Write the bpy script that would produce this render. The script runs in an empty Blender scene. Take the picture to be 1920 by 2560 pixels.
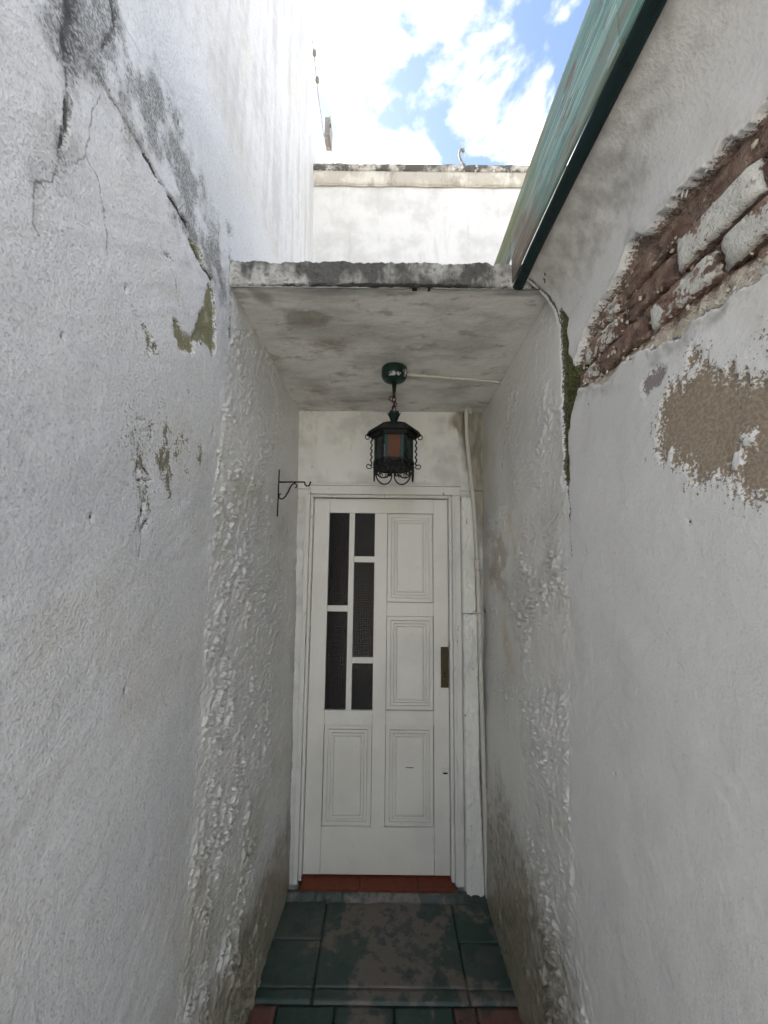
import bpy, bmesh, math, random
import numpy as np
from mathutils import Vector, Matrix

R = math.radians
scene = bpy.context.scene
col = scene.collection

# ------------------------------------------------------------------ camera
cam_data = bpy.data.cameras.new('camera')
cam_data.sensor_fit = 'HORIZONTAL'
cam_data.sensor_width = 36.0
cam_data.lens = 18.0
cam_data.clip_start = 0.02
cam_data.clip_end = 2000.0
cam = bpy.data.objects.new('camera', cam_data)
col.objects.link(cam)
pitch, roll, yaw = R(6.583), R(0.624), R(-0.031)
fw = Vector((math.sin(yaw) * math.cos(pitch), math.cos(yaw) * math.cos(pitch), math.sin(pitch)))
rt = Vector((math.cos(yaw), -math.sin(yaw), 0))
up = rt.cross(fw)
r2 = rt * math.cos(roll) + up * math.sin(roll)
u2 = up * math.cos(roll) - rt * math.sin(roll)
m = Matrix((r2, u2, -fw)).transposed().to_4x4()
m.translation = Vector((0.0193, -2.2266, 1.7066))
cam.matrix_world = m
scene.camera = cam

# ------------------------------------------------------------------ light, sky, exposure
SUN_EL, SUN_AZ = R(42), R(312)          # the sun stands ahead to the left, behind the tall wall
EXPOSURE = 2.52
world = bpy.data.worlds.new('World')
scene.world = world
world.use_nodes = True
wn, wl = world.node_tree.nodes, world.node_tree.links
wn.clear()
w_out = wn.new('ShaderNodeOutputWorld')
w_bg = wn.new('ShaderNodeBackground')
w_bg.inputs['Strength'].default_value = 0.06
sky = wn.new('ShaderNodeTexSky')
sky.sky_type = 'NISHITA'
sky.sun_disc = False
sky.sun_elevation = SUN_EL
sky.sun_rotation = SUN_AZ
tc = wn.new('ShaderNodeTexCoord')
sep = wn.new('ShaderNodeSeparateXYZ')
wl.new(tc.outputs['Generated'], sep.inputs[0])
zc = wn.new('ShaderNodeMath'); zc.operation = 'MAXIMUM'; zc.inputs[1].default_value = 0.06
wl.new(sep.outputs['Z'], zc.inputs[0])
dx = wn.new('ShaderNodeMath'); dx.operation = 'DIVIDE'
dy = wn.new('ShaderNodeMath'); dy.operation = 'DIVIDE'
wl.new(sep.outputs['X'], dx.inputs[0]); wl.new(zc.outputs[0], dx.inputs[1])
wl.new(sep.outputs['Y'], dy.inputs[0]); wl.new(zc.outputs[0], dy.inputs[1])
comb = wn.new('ShaderNodeCombineXYZ')
wl.new(dx.outputs[0], comb.inputs['X']); wl.new(dy.outputs[0], comb.inputs['Y'])
comb.inputs['Z'].default_value = 7.3
cn = wn.new('ShaderNodeTexNoise')
cn.inputs['Scale'].default_value = 4.2
cn.inputs['Detail'].default_value = 6
cn.inputs['Roughness'].default_value = 0.56
cn.inputs['Distortion'].default_value = 0.25
wl.new(comb.outputs[0], cn.inputs['Vector'])
cr = wn.new('ShaderNodeMapRange')
cr.interpolation_type = 'SMOOTHSTEP'
cr.inputs['From Min'].default_value = 0.45
cr.inputs['From Max'].default_value = 0.67
wl.new(cn.outputs['Fac'], cr.inputs['Value'])
cmix = wn.new('ShaderNodeMix'); cmix.data_type = 'RGBA'
cmix.inputs['B'].default_value = (13.2, 12.5, 11.6, 1)
wl.new(cr.outputs['Result'], cmix.inputs['Factor'])
wl.new(sky.outputs[0], cmix.inputs['A'])
wl.new(cmix.outputs['Result'], w_bg.inputs['Color'])
wl.new(w_bg.outputs[0], w_out.inputs['Surface'])

sun_data = bpy.data.lights.new('sun', 'SUN')
sun_data.energy = 5.0
sun_data.angle = R(1)
sun_data.color = (1.0, 0.95, 0.87)
sun = bpy.data.objects.new('sun', sun_data)
col.objects.link(sun)
sdir = Vector((math.sin(SUN_AZ) * math.cos(SUN_EL), math.cos(SUN_AZ) * math.cos(SUN_EL), math.sin(SUN_EL)))
sun.rotation_euler = sdir.to_track_quat('Z', 'Y').to_euler()
sun.location = sdir * 30

scene.view_settings.view_transform = 'Standard'
scene.view_settings.look = 'None'
scene.view_settings.exposure = EXPOSURE
scene.view_settings.gamma = 1.0
scene.view_settings.use_curve_mapping = False
scene.render.engine = 'CYCLES'
scene.cycles.max_bounces = 10
scene.cycles.diffuse_bounces = 4
scene.cycles.adaptive_threshold = 0.03
scene.cycles.use_denoising = True

# ------------------------------------------------------------------ numpy noise and masks
def _hash(ix, iy, seed):
    h = (ix.astype(np.int64) * 374761393 + iy.astype(np.int64) * 668265263 + seed * 1442695041) & 0xFFFFFFFF
    h = ((h ^ (h >> 13)) * 1274126177) & 0xFFFFFFFF
    h = ((h ^ (h >> 16)) * 2246822519) & 0xFFFFFFFF
    return (h ^ (h >> 15)) & 0xFFFFFFFF

def pn(x, y, seed=0):
    ix = np.floor(x); iy = np.floor(y)
    fx = x - ix; fy = y - iy
    u = fx * fx * fx * (fx * (fx * 6 - 15) + 10)
    v = fy * fy * fy * (fy * (fy * 6 - 15) + 10)
    def g(ox, oy):
        a = _hash(ix + ox, iy + oy, seed) * (2 * np.pi / 4294967296.0)
        return np.cos(a) * (fx - ox) + np.sin(a) * (fy - oy)
    a = g(0, 0); b = g(1, 0); c = g(0, 1); d = g(1, 1)
    return 1.5 * (a + u * (b - a) + v * ((c + u * (d - c)) - (a + u * (b - a))))

def fbm(x, y, octv=4, seed=0, gain=0.5):
    s = 0; amp = 1.0; n = 0
    for i in range(octv):
        s = s + amp * pn(x * 2 ** i + 17.3 * i, y * 2 ** i - 9.1 * i, seed + i * 31)
        n += amp; amp *= gain
    return s / n

def sst(a, b, x):
    t = np.clip((x - a) / (b - a), 0, 1)
    return t * t * (3 - 2 * t)

def seg_dist(P, pts, closed=False):
    """distance of points P (n,2) to a polyline"""
    pts = np.asarray(pts, float)
    if closed:
        pts = np.vstack([pts, pts[:1]])
    best = np.full(len(P), 1e9)
    tbest = np.zeros(len(P))
    for i in range(len(pts) - 1):
        a, b = pts[i], pts[i + 1]
        ab = b - a
        t = np.clip(((P - a) @ ab) / max(ab @ ab, 1e-12), 0, 1)
        d = np.hypot(P[:, 0] - a[0] - t * ab[0], P[:, 1] - a[1] - t * ab[1])
        w = d < best
        best[w] = d[w]
        tbest[w] = (i + t[w]) / (len(pts) - 1)
    return best, tbest

def inside(P, poly):
    poly = np.asarray(poly, float)
    x, y = P[:, 0], P[:, 1]
    r = np.zeros(len(P), bool)
    j = len(poly) - 1
    for i in range(len(poly)):
        xi, yi = poly[i]; xj, yj = poly[j]
        c = ((yi > y) != (yj > y)) & (x < (xj - xi) * (y - yi) / (yj - yi + 1e-12) + xi)
        r ^= c
        j = i
    return r

def local(P, pts, pad):
    pts = np.asarray(pts, float)
    lo = pts.min(0) - pad; hi = pts.max(0) + pad
    return np.where((P[:, 0] > lo[0]) & (P[:, 0] < hi[0]) & (P[:, 1] > lo[1]) & (P[:, 1] < hi[1]))[0]

def poly_mask(P, poly, soft=0.02):
    """0.5 on the outline, 1 inside, 0 outside, over +-soft metres"""
    out = np.zeros(len(P))
    k = local(P, poly, soft * 1.2)
    if len(k) == 0:
        return out
    d, _ = seg_dist(P[k], poly, True)
    s = np.where(inside(P[k], poly), 1, -1) * d
    out[k] = np.clip(0.5 + 0.5 * s / soft, 0, 1)
    return out

def line_mask(P, pts, w0, w1=None):
    out = np.zeros(len(P))
    k = local(P, pts, max(w0, w1 or w0) * 1.2)
    if len(k) == 0:
        return out
    d, t = seg_dist(P[k], pts)
    w = w0 + ((w1 if w1 is not None else w0) - w0) * t
    out[k] = np.clip(1 - d / w, 0, 1)
    return out

# ------------------------------------------------------------------ mesh helpers
def tag(o, label=None, cat=None, group=None, kind=None):
    if label: o['label'] = label
    if cat: o['category'] = cat
    if group: o['group'] = group
    if kind: o['kind'] = kind
    return o

def link(name, me, mat=None, parent=None):
    o = bpy.data.objects.new(name, me)
    col.objects.link(o)
    if mat is not None and len(me.materials) == 0:
        me.materials.append(mat)
    if parent is not None:
        o.parent = parent
    return o

def empty(name, loc=(0, 0, 0)):
    o = bpy.data.objects.new(name, None)
    o.empty_display_size = 0.1
    col.objects.link(o)
    o.location = loc
    return o

def np_mesh(name, V, F, attrs=None, smooth=True):
    """V (n,3), F (m,4) quads"""
    me = bpy.data.meshes.new(name)
    me.vertices.add(len(V))
    me.vertices.foreach_set('co', np.ascontiguousarray(V, np.float32).ravel())
    k = F.shape[1]
    me.loops.add(F.size)
    me.loops.foreach_set('vertex_index', np.ascontiguousarray(F, np.int32).ravel())
    me.polygons.add(len(F))
    me.polygons.foreach_set('loop_start', np.arange(0, F.size, k, dtype=np.int32))
    me.polygons.foreach_set('loop_total', np.full(len(F), k, np.int32))
    me.update(calc_edges=True)
    me.validate()
    me.polygons.foreach_set('use_smooth', np.full(len(me.polygons), smooth, bool))
    for n, a in (attrs or {}).items():
        at = me.attributes.new(n, 'FLOAT', 'POINT')
        at.data.foreach_set('value', np.ascontiguousarray(a, np.float32))
    me.update()
    return me

def grid_faces(nu, nv, flip=False):
    i, j = np.meshgrid(np.arange(nu - 1), np.arange(nv - 1), indexing='ij')
    a = (i * nv + j).ravel()
    F = np.stack([a, a + nv, a + nv + 1, a + 1], 1)
    return F[:, ::-1] if flip else F

def skirt(V, nu, nv, attrs, off, flip=False):
    """closes a height-field sheet with a rim of the wall's thickness and a back"""
    idx = np.arange(nu * nv).reshape(nu, nv)
    ring = np.concatenate([idx[:, 0], idx[-1, 1:], idx[-2::-1, -1], idx[0, -2:0:-1]])
    n0 = len(V)
    V2 = np.vstack([V, V[ring] + np.asarray(off)])
    a2 = {k: np.concatenate([v, v[ring]]) for k, v in attrs.items()}
    r2_ = np.arange(len(ring)) + n0
    nxt = np.roll(np.arange(len(ring)), -1)
    S = np.stack([ring, r2_, r2_[nxt], ring[nxt]], 1)
    return V2, (S[:, ::-1] if flip else S), a2

def submesh(name, V, F, attrs):
    used = np.unique(F)
    mp = np.full(len(V), -1); mp[used] = np.arange(len(used))
    return np_mesh(name, V[used], mp[F], {k: v[used] for k, v in attrs.items()})

def bm_mesh(name, bm, smooth=False):
    me = bpy.data.meshes.new(name)
    bmesh.ops.recalc_face_normals(bm, faces=bm.faces[:])
    bm.to_mesh(me)
    bm.free()
    if smooth:
        for p in me.polygons:
            p.use_smooth = True
    return me

def box_bm(x0, x1, y0, y1, z0, z1, bev=0.0, seg=2, bm=None):
    b = bm or bmesh.new()
    n = bmesh.ops.create_cube(b, size=1)['verts']
    for v in n:
        v.co = Vector((x0 + (v.co.x + .5) * (x1 - x0), y0 + (v.co.y + .5) * (y1 - y0), z0 + (v.co.z + .5) * (z1 - z0)))
    if bev > 0:
        es = list({e for v in n for e in v.link_edges})
        bmesh.ops.bevel(b, geom=es, offset=bev, segments=seg, affect='EDGES', profile=0.6)
    return b

def box(name, x0, x1, y0, y1, z0, z1, mat, parent=None, bev=0.0, seg=2):
    return link(name, bm_mesh(name, box_bm(x0, x1, y0, y1, z0, z1, bev, seg)), mat, parent)

def tube_bm(pts, rad, sides=8, bm=None, closed=False):
    b = bm or bmesh.new()
    P = [Vector(p) for p in pts]
    n = len(P)
    rr = rad if isinstance(rad, (list, tuple)) else [rad] * n
    rings = []
    prev = None
    for i in range(n):
        if closed:
            t = (P[(i + 1) % n] - P[i - 1]).normalized()
        else:
            t = (P[min(i + 1, n - 1)] - P[max(i - 1, 0)]).normalized()
        if prev is None:
            a = Vector((0, 0, 1)) if abs(t.z) < 0.9 else Vector((1, 0, 0))
            s = t.cross(a).normalized()
        else:
            s = (prev - t * prev.dot(t)).normalized()
        prev = s
        q = t.cross(s)
        rings.append([b.verts.new(P[i] + (s * math.cos(2 * math.pi * k / sides) + q * math.sin(2 * math.pi * k / sides)) * rr[i]) for k in range(sides)])
    for i in range(n if closed else n - 1):
        A, B = rings[i], rings[(i + 1) % n]
        for k in range(sides):
            b.faces.new((A[k], A[(k + 1) % sides], B[(k + 1) % sides], B[k]))
    if not closed:
        b.faces.new(rings[0][::-1]); b.faces.new(rings[-1])
    return b

def tube(name, pts, rad, mat, parent=None, sides=8, closed=False):
    return link(name, bm_mesh(name, tube_bm(pts, rad, sides, None, closed), True), mat, parent)

def lathe_bm(prof, n=24, c=(0, 0, 0), phase=0.0, bm=None):
    b = bm or bmesh.new()
    rings = []
    for r, z in prof:
        rings.append([b.verts.new((c[0] + r * math.cos(phase + 2 * math.pi * k / n), c[1] + r * math.sin(phase + 2 * math.pi * k / n), c[2] + z)) for k in range(n)])
    for i in range(len(rings) - 1):
        A, B = rings[i], rings[i + 1]
        for k in range(n):
            b.faces.new((A[k], A[(k + 1) % n], B[(k + 1) % n], B[k]))
    b.faces.new(rings[0][::-1]); b.faces.new(rings[-1])
    return b

# ------------------------------------------------------------------ materials
def srgb(r, g, b):
    f = lambda c: (c / 255 / 12.92) if c <= 10 else ((c / 255 + .055) / 1.055) ** 2.4
    return (f(r), f(g), f(b), 1)

class Mat:
    def __init__(s, name, base, rough=0.6, spec=0.4, metal=0.0):
        s.m = bpy.data.materials.new(name)
        s.m.use_nodes = True
        s.n, s.l = s.m.node_tree.nodes, s.m.node_tree.links
        s.b = s.n['Principled BSDF']
        s.b.inputs['Roughness'].default_value = rough
        s.b.inputs['Specular IOR Level'].default_value = spec
        s.b.inputs['Metallic'].default_value = metal
        s.b.inputs['Base Color'].default_value = base
        s.tc = s.n.new('ShaderNodeTexCoord')
        s.col = None
        s.base = base
        s.nrm = None
        s.cache = {}
    def coord(s, scale=(1, 1, 1), rot=(0, 0, 0)):
        mp = s.n.new('ShaderNodeMapping')
        mp.inputs['Scale'].default_value = scale
        mp.inputs['Location'].default_value = (3.713, 11.371, 5.937)
        mp.inputs['Rotation'].default_value = rot
        s.l.new(s.tc.outputs['Object'], mp.inputs['Vector'])
        return mp.outputs[0]
    def noise(s, sc, det=4, ro=0.55, stretch=(1, 1, 1), dist=0.0, rot=(0, 0, 0)):
        key = (sc, min(det, 4), tuple(stretch), tuple(rot))
        if key not in s.cache:
            s.cache[key] = s._noise(sc, min(det, 4), max(ro, 0.6), stretch, dist, rot)
        return s.cache[key]
    def _noise(s, sc, det, ro, stretch, dist, rot):
        t = s.n.new('ShaderNodeTexNoise')
        t.inputs['Scale'].default_value = sc
        t.inputs['Detail'].default_value = det
        t.inputs['Roughness'].default_value = ro
        t.inputs['Distortion'].default_value = dist
        s.l.new(s.coord(stretch, rot), t.inputs['Vector'])
        return t.outputs['Fac']
    def ramp(s, v, lo, hi):
        r = s.n.new('ShaderNodeMapRange')
        r.interpolation_type = 'SMOOTHSTEP'
        r.inputs['From Min'].default_value = lo
        r.inputs['From Max'].default_value = hi
        s.l.new(v, r.inputs['Value'])
        return r.outputs['Result']
    def math(s, op, a, b):
        t = s.n.new('ShaderNodeMath'); t.operation = op
        for i, v in enumerate((a, b)):
            if isinstance(v, (int, float)): t.inputs[i].default_value = v
            else: s.l.new(v, t.inputs[i])
        return t.outputs[0]
    def attr(s, name):
        a = s.n.new('ShaderNodeAttribute')
        a.attribute_name = name
        return a.outputs['Fac']
    def mix(s, fac, color):
        x = s.n.new('ShaderNodeMix'); x.data_type = 'RGBA'
        if isinstance(fac, (int, float)): x.inputs['Factor'].default_value = fac
        else: s.l.new(fac, x.inputs['Factor'])
        if s.col is None: x.inputs['A'].default_value = s.base
        else: s.l.new(s.col, x.inputs['A'])
        if isinstance(color, tuple): x.inputs['B'].default_value = color
        else: s.l.new(color, x.inputs['B'])
        s.col = x.outputs['Result']
        return s
    def blend(s, a, b, fac):
        x = s.n.new('ShaderNodeMix'); x.data_type = 'RGBA'
        s.l.new(fac, x.inputs['Factor'])
        x.inputs['A'].default_value = a; x.inputs['B'].default_value = b
        return x.outputs['Result']
    def spots(s, color, sc, lo, hi, op=1.0, det=4, ro=0.6, stretch=(1, 1, 1), dist=0.0):
        f = s.ramp(s.noise(sc, det, ro, stretch, dist), lo, hi)
        return s.mix(s.math('MULTIPLY', f, op) if op != 1 else f, color)
    def layer(s, attr, color, sc=60, amt=0.6, lo=0.45, hi=0.55, op=1.0, det=4, color2=None, stretch=(1, 1, 1), ro=0.6):
        """colour where attribute + noise passes a threshold"""
        nz = s.math('MULTIPLY', s.math('SUBTRACT', s.noise(sc, det, ro, stretch), 0.5), amt)
        f = s.ramp(s.math('ADD', s.attr(attr), nz), lo, hi)
        if op != 1: f = s.math('MULTIPLY', f, op)
        c = color
        if color2 is not None:
            c = s.blend(color, color2, s.ramp(s.noise(sc, det, ro, stretch), 0.38, 0.62))
        return s.mix(f, c)
    def bump(s, v, dist, strength=1.0):
        """heights in metres are summed into one bump"""
        h = s.math('MULTIPLY', v, dist * strength)
        s.nrm = h if s.nrm is None else s.math('ADD', s.nrm, h)
        return s
    def done(s):
        if s.col is not None: s.l.new(s.col, s.b.inputs['Base Color'])
        if s.nrm is not None:
            b = s.n.new('ShaderNodeBump')
            b.inputs['Strength'].default_value = 1.0
            b.inputs['Distance'].default_value = 1.0
            s.l.new(s.nrm, b.inputs['Height'])
            s.l.new(b.outputs[0], s.b.inputs['Normal'])
        return s.m

WHITE = (0.64, 0.64, 0.645, 1)  # outer wall base, greyed to offset the stronger sky light on it
WARM = (0.66, 0.64, 0.60, 1)
GREY = (0.30, 0.30, 0.29, 1)
BLACK = (0.035, 0.034, 0.03, 1)
OLIVE = (0.155, 0.145, 0.062, 1)
DAMP = (0.30, 0.265, 0.18, 1)
DAMP2 = (0.085, 0.075, 0.045, 1)

def wall_left_mat(name, rough_side):
    M = Mat(name, WHITE if not rough_side else (0.80, 0.795, 0.78, 1), 0.6 if not rough_side else 0.28, 0.5)  # recess copy painted whiter to make up for its shade
    f, md = dict(sc=175, det=3), dict(sc=24, det=4)
    M.mix(M.attr('cool'), (0.515, 0.525, 0.55, 1))
    M.mix(M.attr('warm'), (0.55, 0.53, 0.46, 1))
    M.spots((0.33, 0.33, 0.33, 1), 175, 0.50, 0.75, 0.7, 3)
    M.spots((0.72, 0.725, 0.73, 1), 175, 0.46, 0.30, 0.6, 3)
    M.layer('streak', (0.43, 0.43, 0.445, 1), amt=1.1, lo=0.35, hi=1.05, op=0.8, **md)
    M.layer('grime_shade', (0.25, 0.255, 0.24, 1), amt=1.5, lo=0.30, hi=1.2, op=0.85, **md)
    M.layer('grime_shade', (0.06, 0.06, 0.055, 1), amt=2.2, lo=0.70, hi=1.30, op=0.75, **f)
    M.layer('soot', (0.05, 0.047, 0.044, 1), amt=1.1, lo=0.30, hi=0.85, op=0.92, **f)
    M.layer('olive', OLIVE, amt=1.3, lo=0.44, hi=0.60, op=0.95, color2=(0.235, 0.22, 0.12, 1), **f)
    M.layer('olive', (0.06, 0.055, 0.025, 1), amt=2.4, lo=0.95, hi=1.35, op=0.8, **f)
    M.layer('olive', (0.42, 0.40, 0.30, 1), amt=-2.0, lo=1.0, hi=1.3, op=0.6, **md)
    M.layer('dark', DAMP2, amt=1.4, lo=0.5, hi=0.8, op=0.9, color2=(0.17, 0.15, 0.06, 1), **f)
    M.layer('hair', (0.13, 0.125, 0.12, 1), amt=0.6, lo=0.52, hi=0.95, op=0.75, **f)
    M.layer('crack', BLACK, amt=0.7, lo=0.5, hi=0.75, op=0.95, **f)
    M.layer('damp', DAMP, amt=0.8, lo=0.25, hi=1.0, op=0.8, color2=(0.19, 0.165, 0.10, 1), **md)
    M.bump(M.noise(24, 4), 0.0028)
    M.bump(M.math('MULTIPLY', M.noise(175, 3), M.attr('grain')), 0.0010 if rough_side else 0.0030)
    return M.done()

def wall_right_mat(name, rough_side):
    M = Mat(name, (0.72, 0.715, 0.70, 1) if not rough_side else (0.80, 0.795, 0.775, 1), 0.6 if not rough_side else 0.28, 0.5)  # recess base whitened to make up for the shade under the canopy
    f, md = dict(sc=165, det=3), dict(sc=26, det=4)
    M.mix(M.attr('cool'), (0.60, 0.60, 0.595, 1))
    M.mix(M.attr('warm'), (0.57, 0.55, 0.49, 1))
    M.spots((0.48, 0.475, 0.465, 1), 165, 0.55, 0.76, 0.5, 3)
    M.layer('grime_shade', (0.28, 0.275, 0.25, 1), amt=1.2, lo=0.35, hi=1.1, op=0.8, **md)
    M.layer('speck', (0.26, 0.22, 0.18, 1), amt=1.8, lo=0.95, hi=1.15, op=0.9, **f)
    M.layer('sand', (0.36, 0.295, 0.22, 1), amt=1.5, lo=0.46, hi=0.56, color2=(0.26, 0.205, 0.15, 1), **f)
    M.layer('sand', (0.62, 0.60, 0.56, 1), amt=2.4, lo=1.45, hi=1.6, op=0.8, **f)
    M.layer('purple', (0.22, 0.19, 0.185, 1), amt=1.3, lo=0.55, hi=0.7, op=0.9, **f)
    M.layer('stain', (0.30, 0.24, 0.195, 1), amt=1.1, lo=0.35, hi=0.85, op=0.75, color2=(0.42, 0.37, 0.30, 1), **md)
    M.layer('yellow', (0.52, 0.43, 0.27, 1), amt=0.9, lo=0.4, hi=1.0, op=0.5, **md)
    M.layer('rubble', (0.36, 0.275, 0.215, 1), amt=0.9, lo=0.44, hi=0.54, color2=(0.19, 0.13, 0.105, 1), **f)
    M.layer('rubblewhite', (0.62, 0.59, 0.52, 1), amt=1.3, lo=0.5, hi=0.62, op=0.95, color2=(0.52, 0.44, 0.33, 1), **f)
    M.layer('moss', (0.115, 0.12, 0.03, 1), amt=1.2, lo=0.5, hi=0.7, op=0.95, color2=(0.035, 0.035, 0.015, 1), **f)
    M.layer('crack', (0.05, 0.047, 0.04, 1), amt=0.6, lo=0.5, hi=0.75, op=0.9, **f)
    M.layer('damp', DAMP, amt=0.8, lo=0.25, hi=1.0, op=0.85, color2=(0.16, 0.135, 0.08, 1), **md)
    M.bump(M.noise(26, 4), 0.0020)
    M.bump(M.math('MULTIPLY', M.noise(165, 3), M.attr('grain')), 0.0008 if rough_side else 0.0017)
    x = M.attr('rubble')
    M.bump(M.math('MULTIPLY', M.noise(165, 3), x), 0.006)
    return M.done()

def canopy_front_mat():
    M = Mat('stained_concrete', (0.40, 0.39, 0.36, 1), 0.85, 0.2)
    M.spots((0.60, 0.59, 0.56, 1), 14, 0.45, 0.6, 0.9, 4, 0.6, (1, 1, 0.22))
    M.layer('dirt', (0.075, 0.073, 0.065, 1), 14, 1.7, 0.35, 0.85, 0.95, 4, stretch=(1, 1, 0.22))
    M.spots((0.05, 0.05, 0.045, 1), 60, 0.50, 0.72, 0.7, 6)
    M.spots((0.60, 0.59, 0.56, 1), 120, 0.66, 0.74, 0.45, 3)
    M.layer('edge', BLACK, 30, 1.0, 0.6, 1.0, 0.9, 6)
    M.layer('edgelow', (0.03, 0.03, 0.026, 1), 25, 1.2, 0.7, 1.0, 0.95, 6)
    M.bump(M.noise(45, 7, 0.65), 0.02, 0.8)
    return M.done()

def soffit_mat():
    M = Mat('soffit_plaster', (0.68, 0.67, 0.64, 1), 0.75, 0.25)
    M.spots((0.42, 0.41, 0.39, 1), 3, 0.4, 0.66, 0.8, 7, 0.62, (1, 2.2, 1))
    M.spots((0.32, 0.305, 0.27, 1), 7, 0.54, 0.66, 0.7, 8, 0.65, (1, 2.0, 1))
    M.layer('stain', (0.24, 0.215, 0.175, 1), 9, 1.1, 0.42, 0.80, 0.85, 8, (0.34, 0.32, 0.28, 1))
    M.layer('brown', (0.30, 0.235, 0.18, 1), 9, 0.9, 0.4, 0.95, 0.6, 7)
    M.layer('front', (0.17, 0.165, 0.15, 1), 14, 1.1, 0.5, 0.95, 0.8, 8, stretch=(0.25, 1.4, 1))
    M.spots((0.08, 0.08, 0.07, 1), 45, 0.70, 0.76, 0.6, 5, 0.6, (1, 1.8, 1))
    M.bump(M.noise(9, 8, 0.6, (0.6, 1.6, 1)), 0.012, 0.6)
    M.bump(M.noise(80, 4, 0.6), 0.003, 0.5)
    return M.done()

def door_wall_mat():
    M = Mat('door_wall_plaster', (0.74, 0.73, 0.69, 1), 0.6, 0.3)
    M.spots((0.47, 0.465, 0.44, 1), 5, 0.46, 0.7, 0.7, 7)
    M.spots((0.50, 0.46, 0.36, 1), 8, 0.56, 0.74, 0.6, 6, 0.6, (1, 1, 0.5))
    M.spots((0.13, 0.125, 0.11, 1), 40, 0.68, 0.75, 0.7, 5, 0.6, (1, 1, 0.6))
    M.layer('damp', (0.13, 0.115, 0.075, 1), 22, 1.0, 0.4, 0.9, 0.85, 8, (0.30, 0.27, 0.2, 1), stretch=(1, 1, 0.3))
    M.bump(M.noise(20, 7, 0.62), 0.008, 0.6)
    M.bump(M.noise(110, 3, 0.6), 0.003, 0.5)
    return M.done()

def parapet_mat():
    M = Mat('parapet_plaster', (0.66, 0.655, 0.64, 1), 0.65, 0.3)
    M.spots((0.52, 0.515, 0.50, 1), 3.2, 0.45, 0.66, 0.8, 7, 0.65)
    M.spots((0.44, 0.435, 0.42, 1), 9, 0.54, 0.74, 0.6, 7, 0.65, (1.4, 1, 0.16))
    M.spots((0.30, 0.30, 0.28, 1), 45, 0.66, 0.76, 0.4, 6, 0.7)
    M.bump(M.noise(22, 7, 0.6), 0.008, 0.4)
    return M.done()

def coping_mat(dirty):
    M = Mat('coping_' + ('dirty' if dirty else 'render'), (0.50, 0.465, 0.41, 1), 0.8, 0.2)
    M.spots((0.68, 0.66, 0.60, 1), 6, 0.45, 0.6, 0.8, 7)
    if dirty:
        M.spots((0.08, 0.076, 0.068, 1), 9, 0.36, 0.58, 0.95, 9, 0.7)
        M.spots((0.70, 0.69, 0.66, 1), 22, 0.58, 0.66, 0.8, 6)
    else:
        M.spots((0.26, 0.225, 0.18, 1), 10, 0.50, 0.70, 0.7, 8, 0.65, (1, 1, 0.3))
        M.spots((0.12, 0.11, 0.10, 1), 50, 0.68, 0.75, 0.7, 5)
    M.bump(M.noise(45, 7, 0.65), 0.012, 0.7)
    return M.done()

def paint_mat(name, base, dirt=0.5, rough=0.42):
    M = Mat(name, base, rough, 0.4)
    d = tuple(c * 0.80 for c in base[:3]) + (1,)
    M.spots(d, 3.0, 0.42, 0.70, dirt, 6)
    M.spots((0.33, 0.31, 0.26, 1), 48, 0.66, 0.74, dirt * 0.7, 4, 0.6, (1, 1, 0.5))
    M.spots(tuple(c * 0.55 for c in base[:3]) + (1,), 16, 0.66, 0.8, dirt, 8, 0.68, (1, 1, 0.45))
    M.bump(M.noise(30, 4, 0.5, (3, 1, 0.12)), 0.0035, 0.35)
    M.bump(M.noise(220, 3, 0.5), 0.0008, 0.4)
    return M.done()

def chipped_mat(name, base):
    M = Mat(name, base, 0.5, 0.4)
    M.spots(tuple(c * 0.7 for c in base[:3]) + (1,), 6, 0.48, 0.75, 0.7, 7, 0.65, (1, 1, 0.4))
    M.spots((0.13, 0.125, 0.115, 1), 34, 0.655, 0.69, 0.85, 7, 0.7, (1.4, 1, 0.35))
    M.bump(M.noise(40, 6, 0.6, (1, 1, 0.4)), 0.006, 0.6)
    return M.done()

def floor_mat(name, a, b, worn=(0.14, 0.118, 0.098, 1)):
    M = Mat(name, a, 0.38, 0.45)
    M.spots(b, 5, 0.42, 0.62, 0.9, 8, 0.65)
    g = M.n.new('ShaderNodeSeparateXYZ')
    M.l.new(M.tc.outputs['Object'], g.inputs[0])
    # foot wear along the middle of the passage
    ax = M.math('ABSOLUTE', M.math('SUBTRACT', g.outputs['X'], 0.06), 0.0)
    cen = M.ramp(ax, 0.42, 0.08)
    nz = M.math('ADD', M.math('MULTIPLY', M.noise(5.5, 9, 0.62, (1, 1, 1), 0.3), 2.3), M.math('MULTIPLY', cen, 0.42))
    M.mix(M.math('MULTIPLY', M.ramp(nz, 1.30, 1.50), 0.9), worn)
    M.spots((0.020, 0.045, 0.037, 1), 19, 0.50, 0.60, 0.7, 4)
    M.mix(M.math('MULTIPLY', M.ramp(M.noise(3.2, 7, 0.6), 0.5, 0.7), 0.3), (0.12, 0.11, 0.10, 1))
    M.spots((0.015, 0.035, 0.032, 1), 12, 0.57, 0.66, 0.75, 9, 0.7)
    M.spots((0.42, 0.41, 0.38, 1), 70, 0.755, 0.775, 0.8, 3)
    M.bump(M.noise(26, 8, 0.65), 0.006, 0.5)
    M.bump(nz, 0.003, 0.35)
    M.bump(M.noise(180, 3, 0.6), 0.0012, 0.5)
    return M.done()

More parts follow.
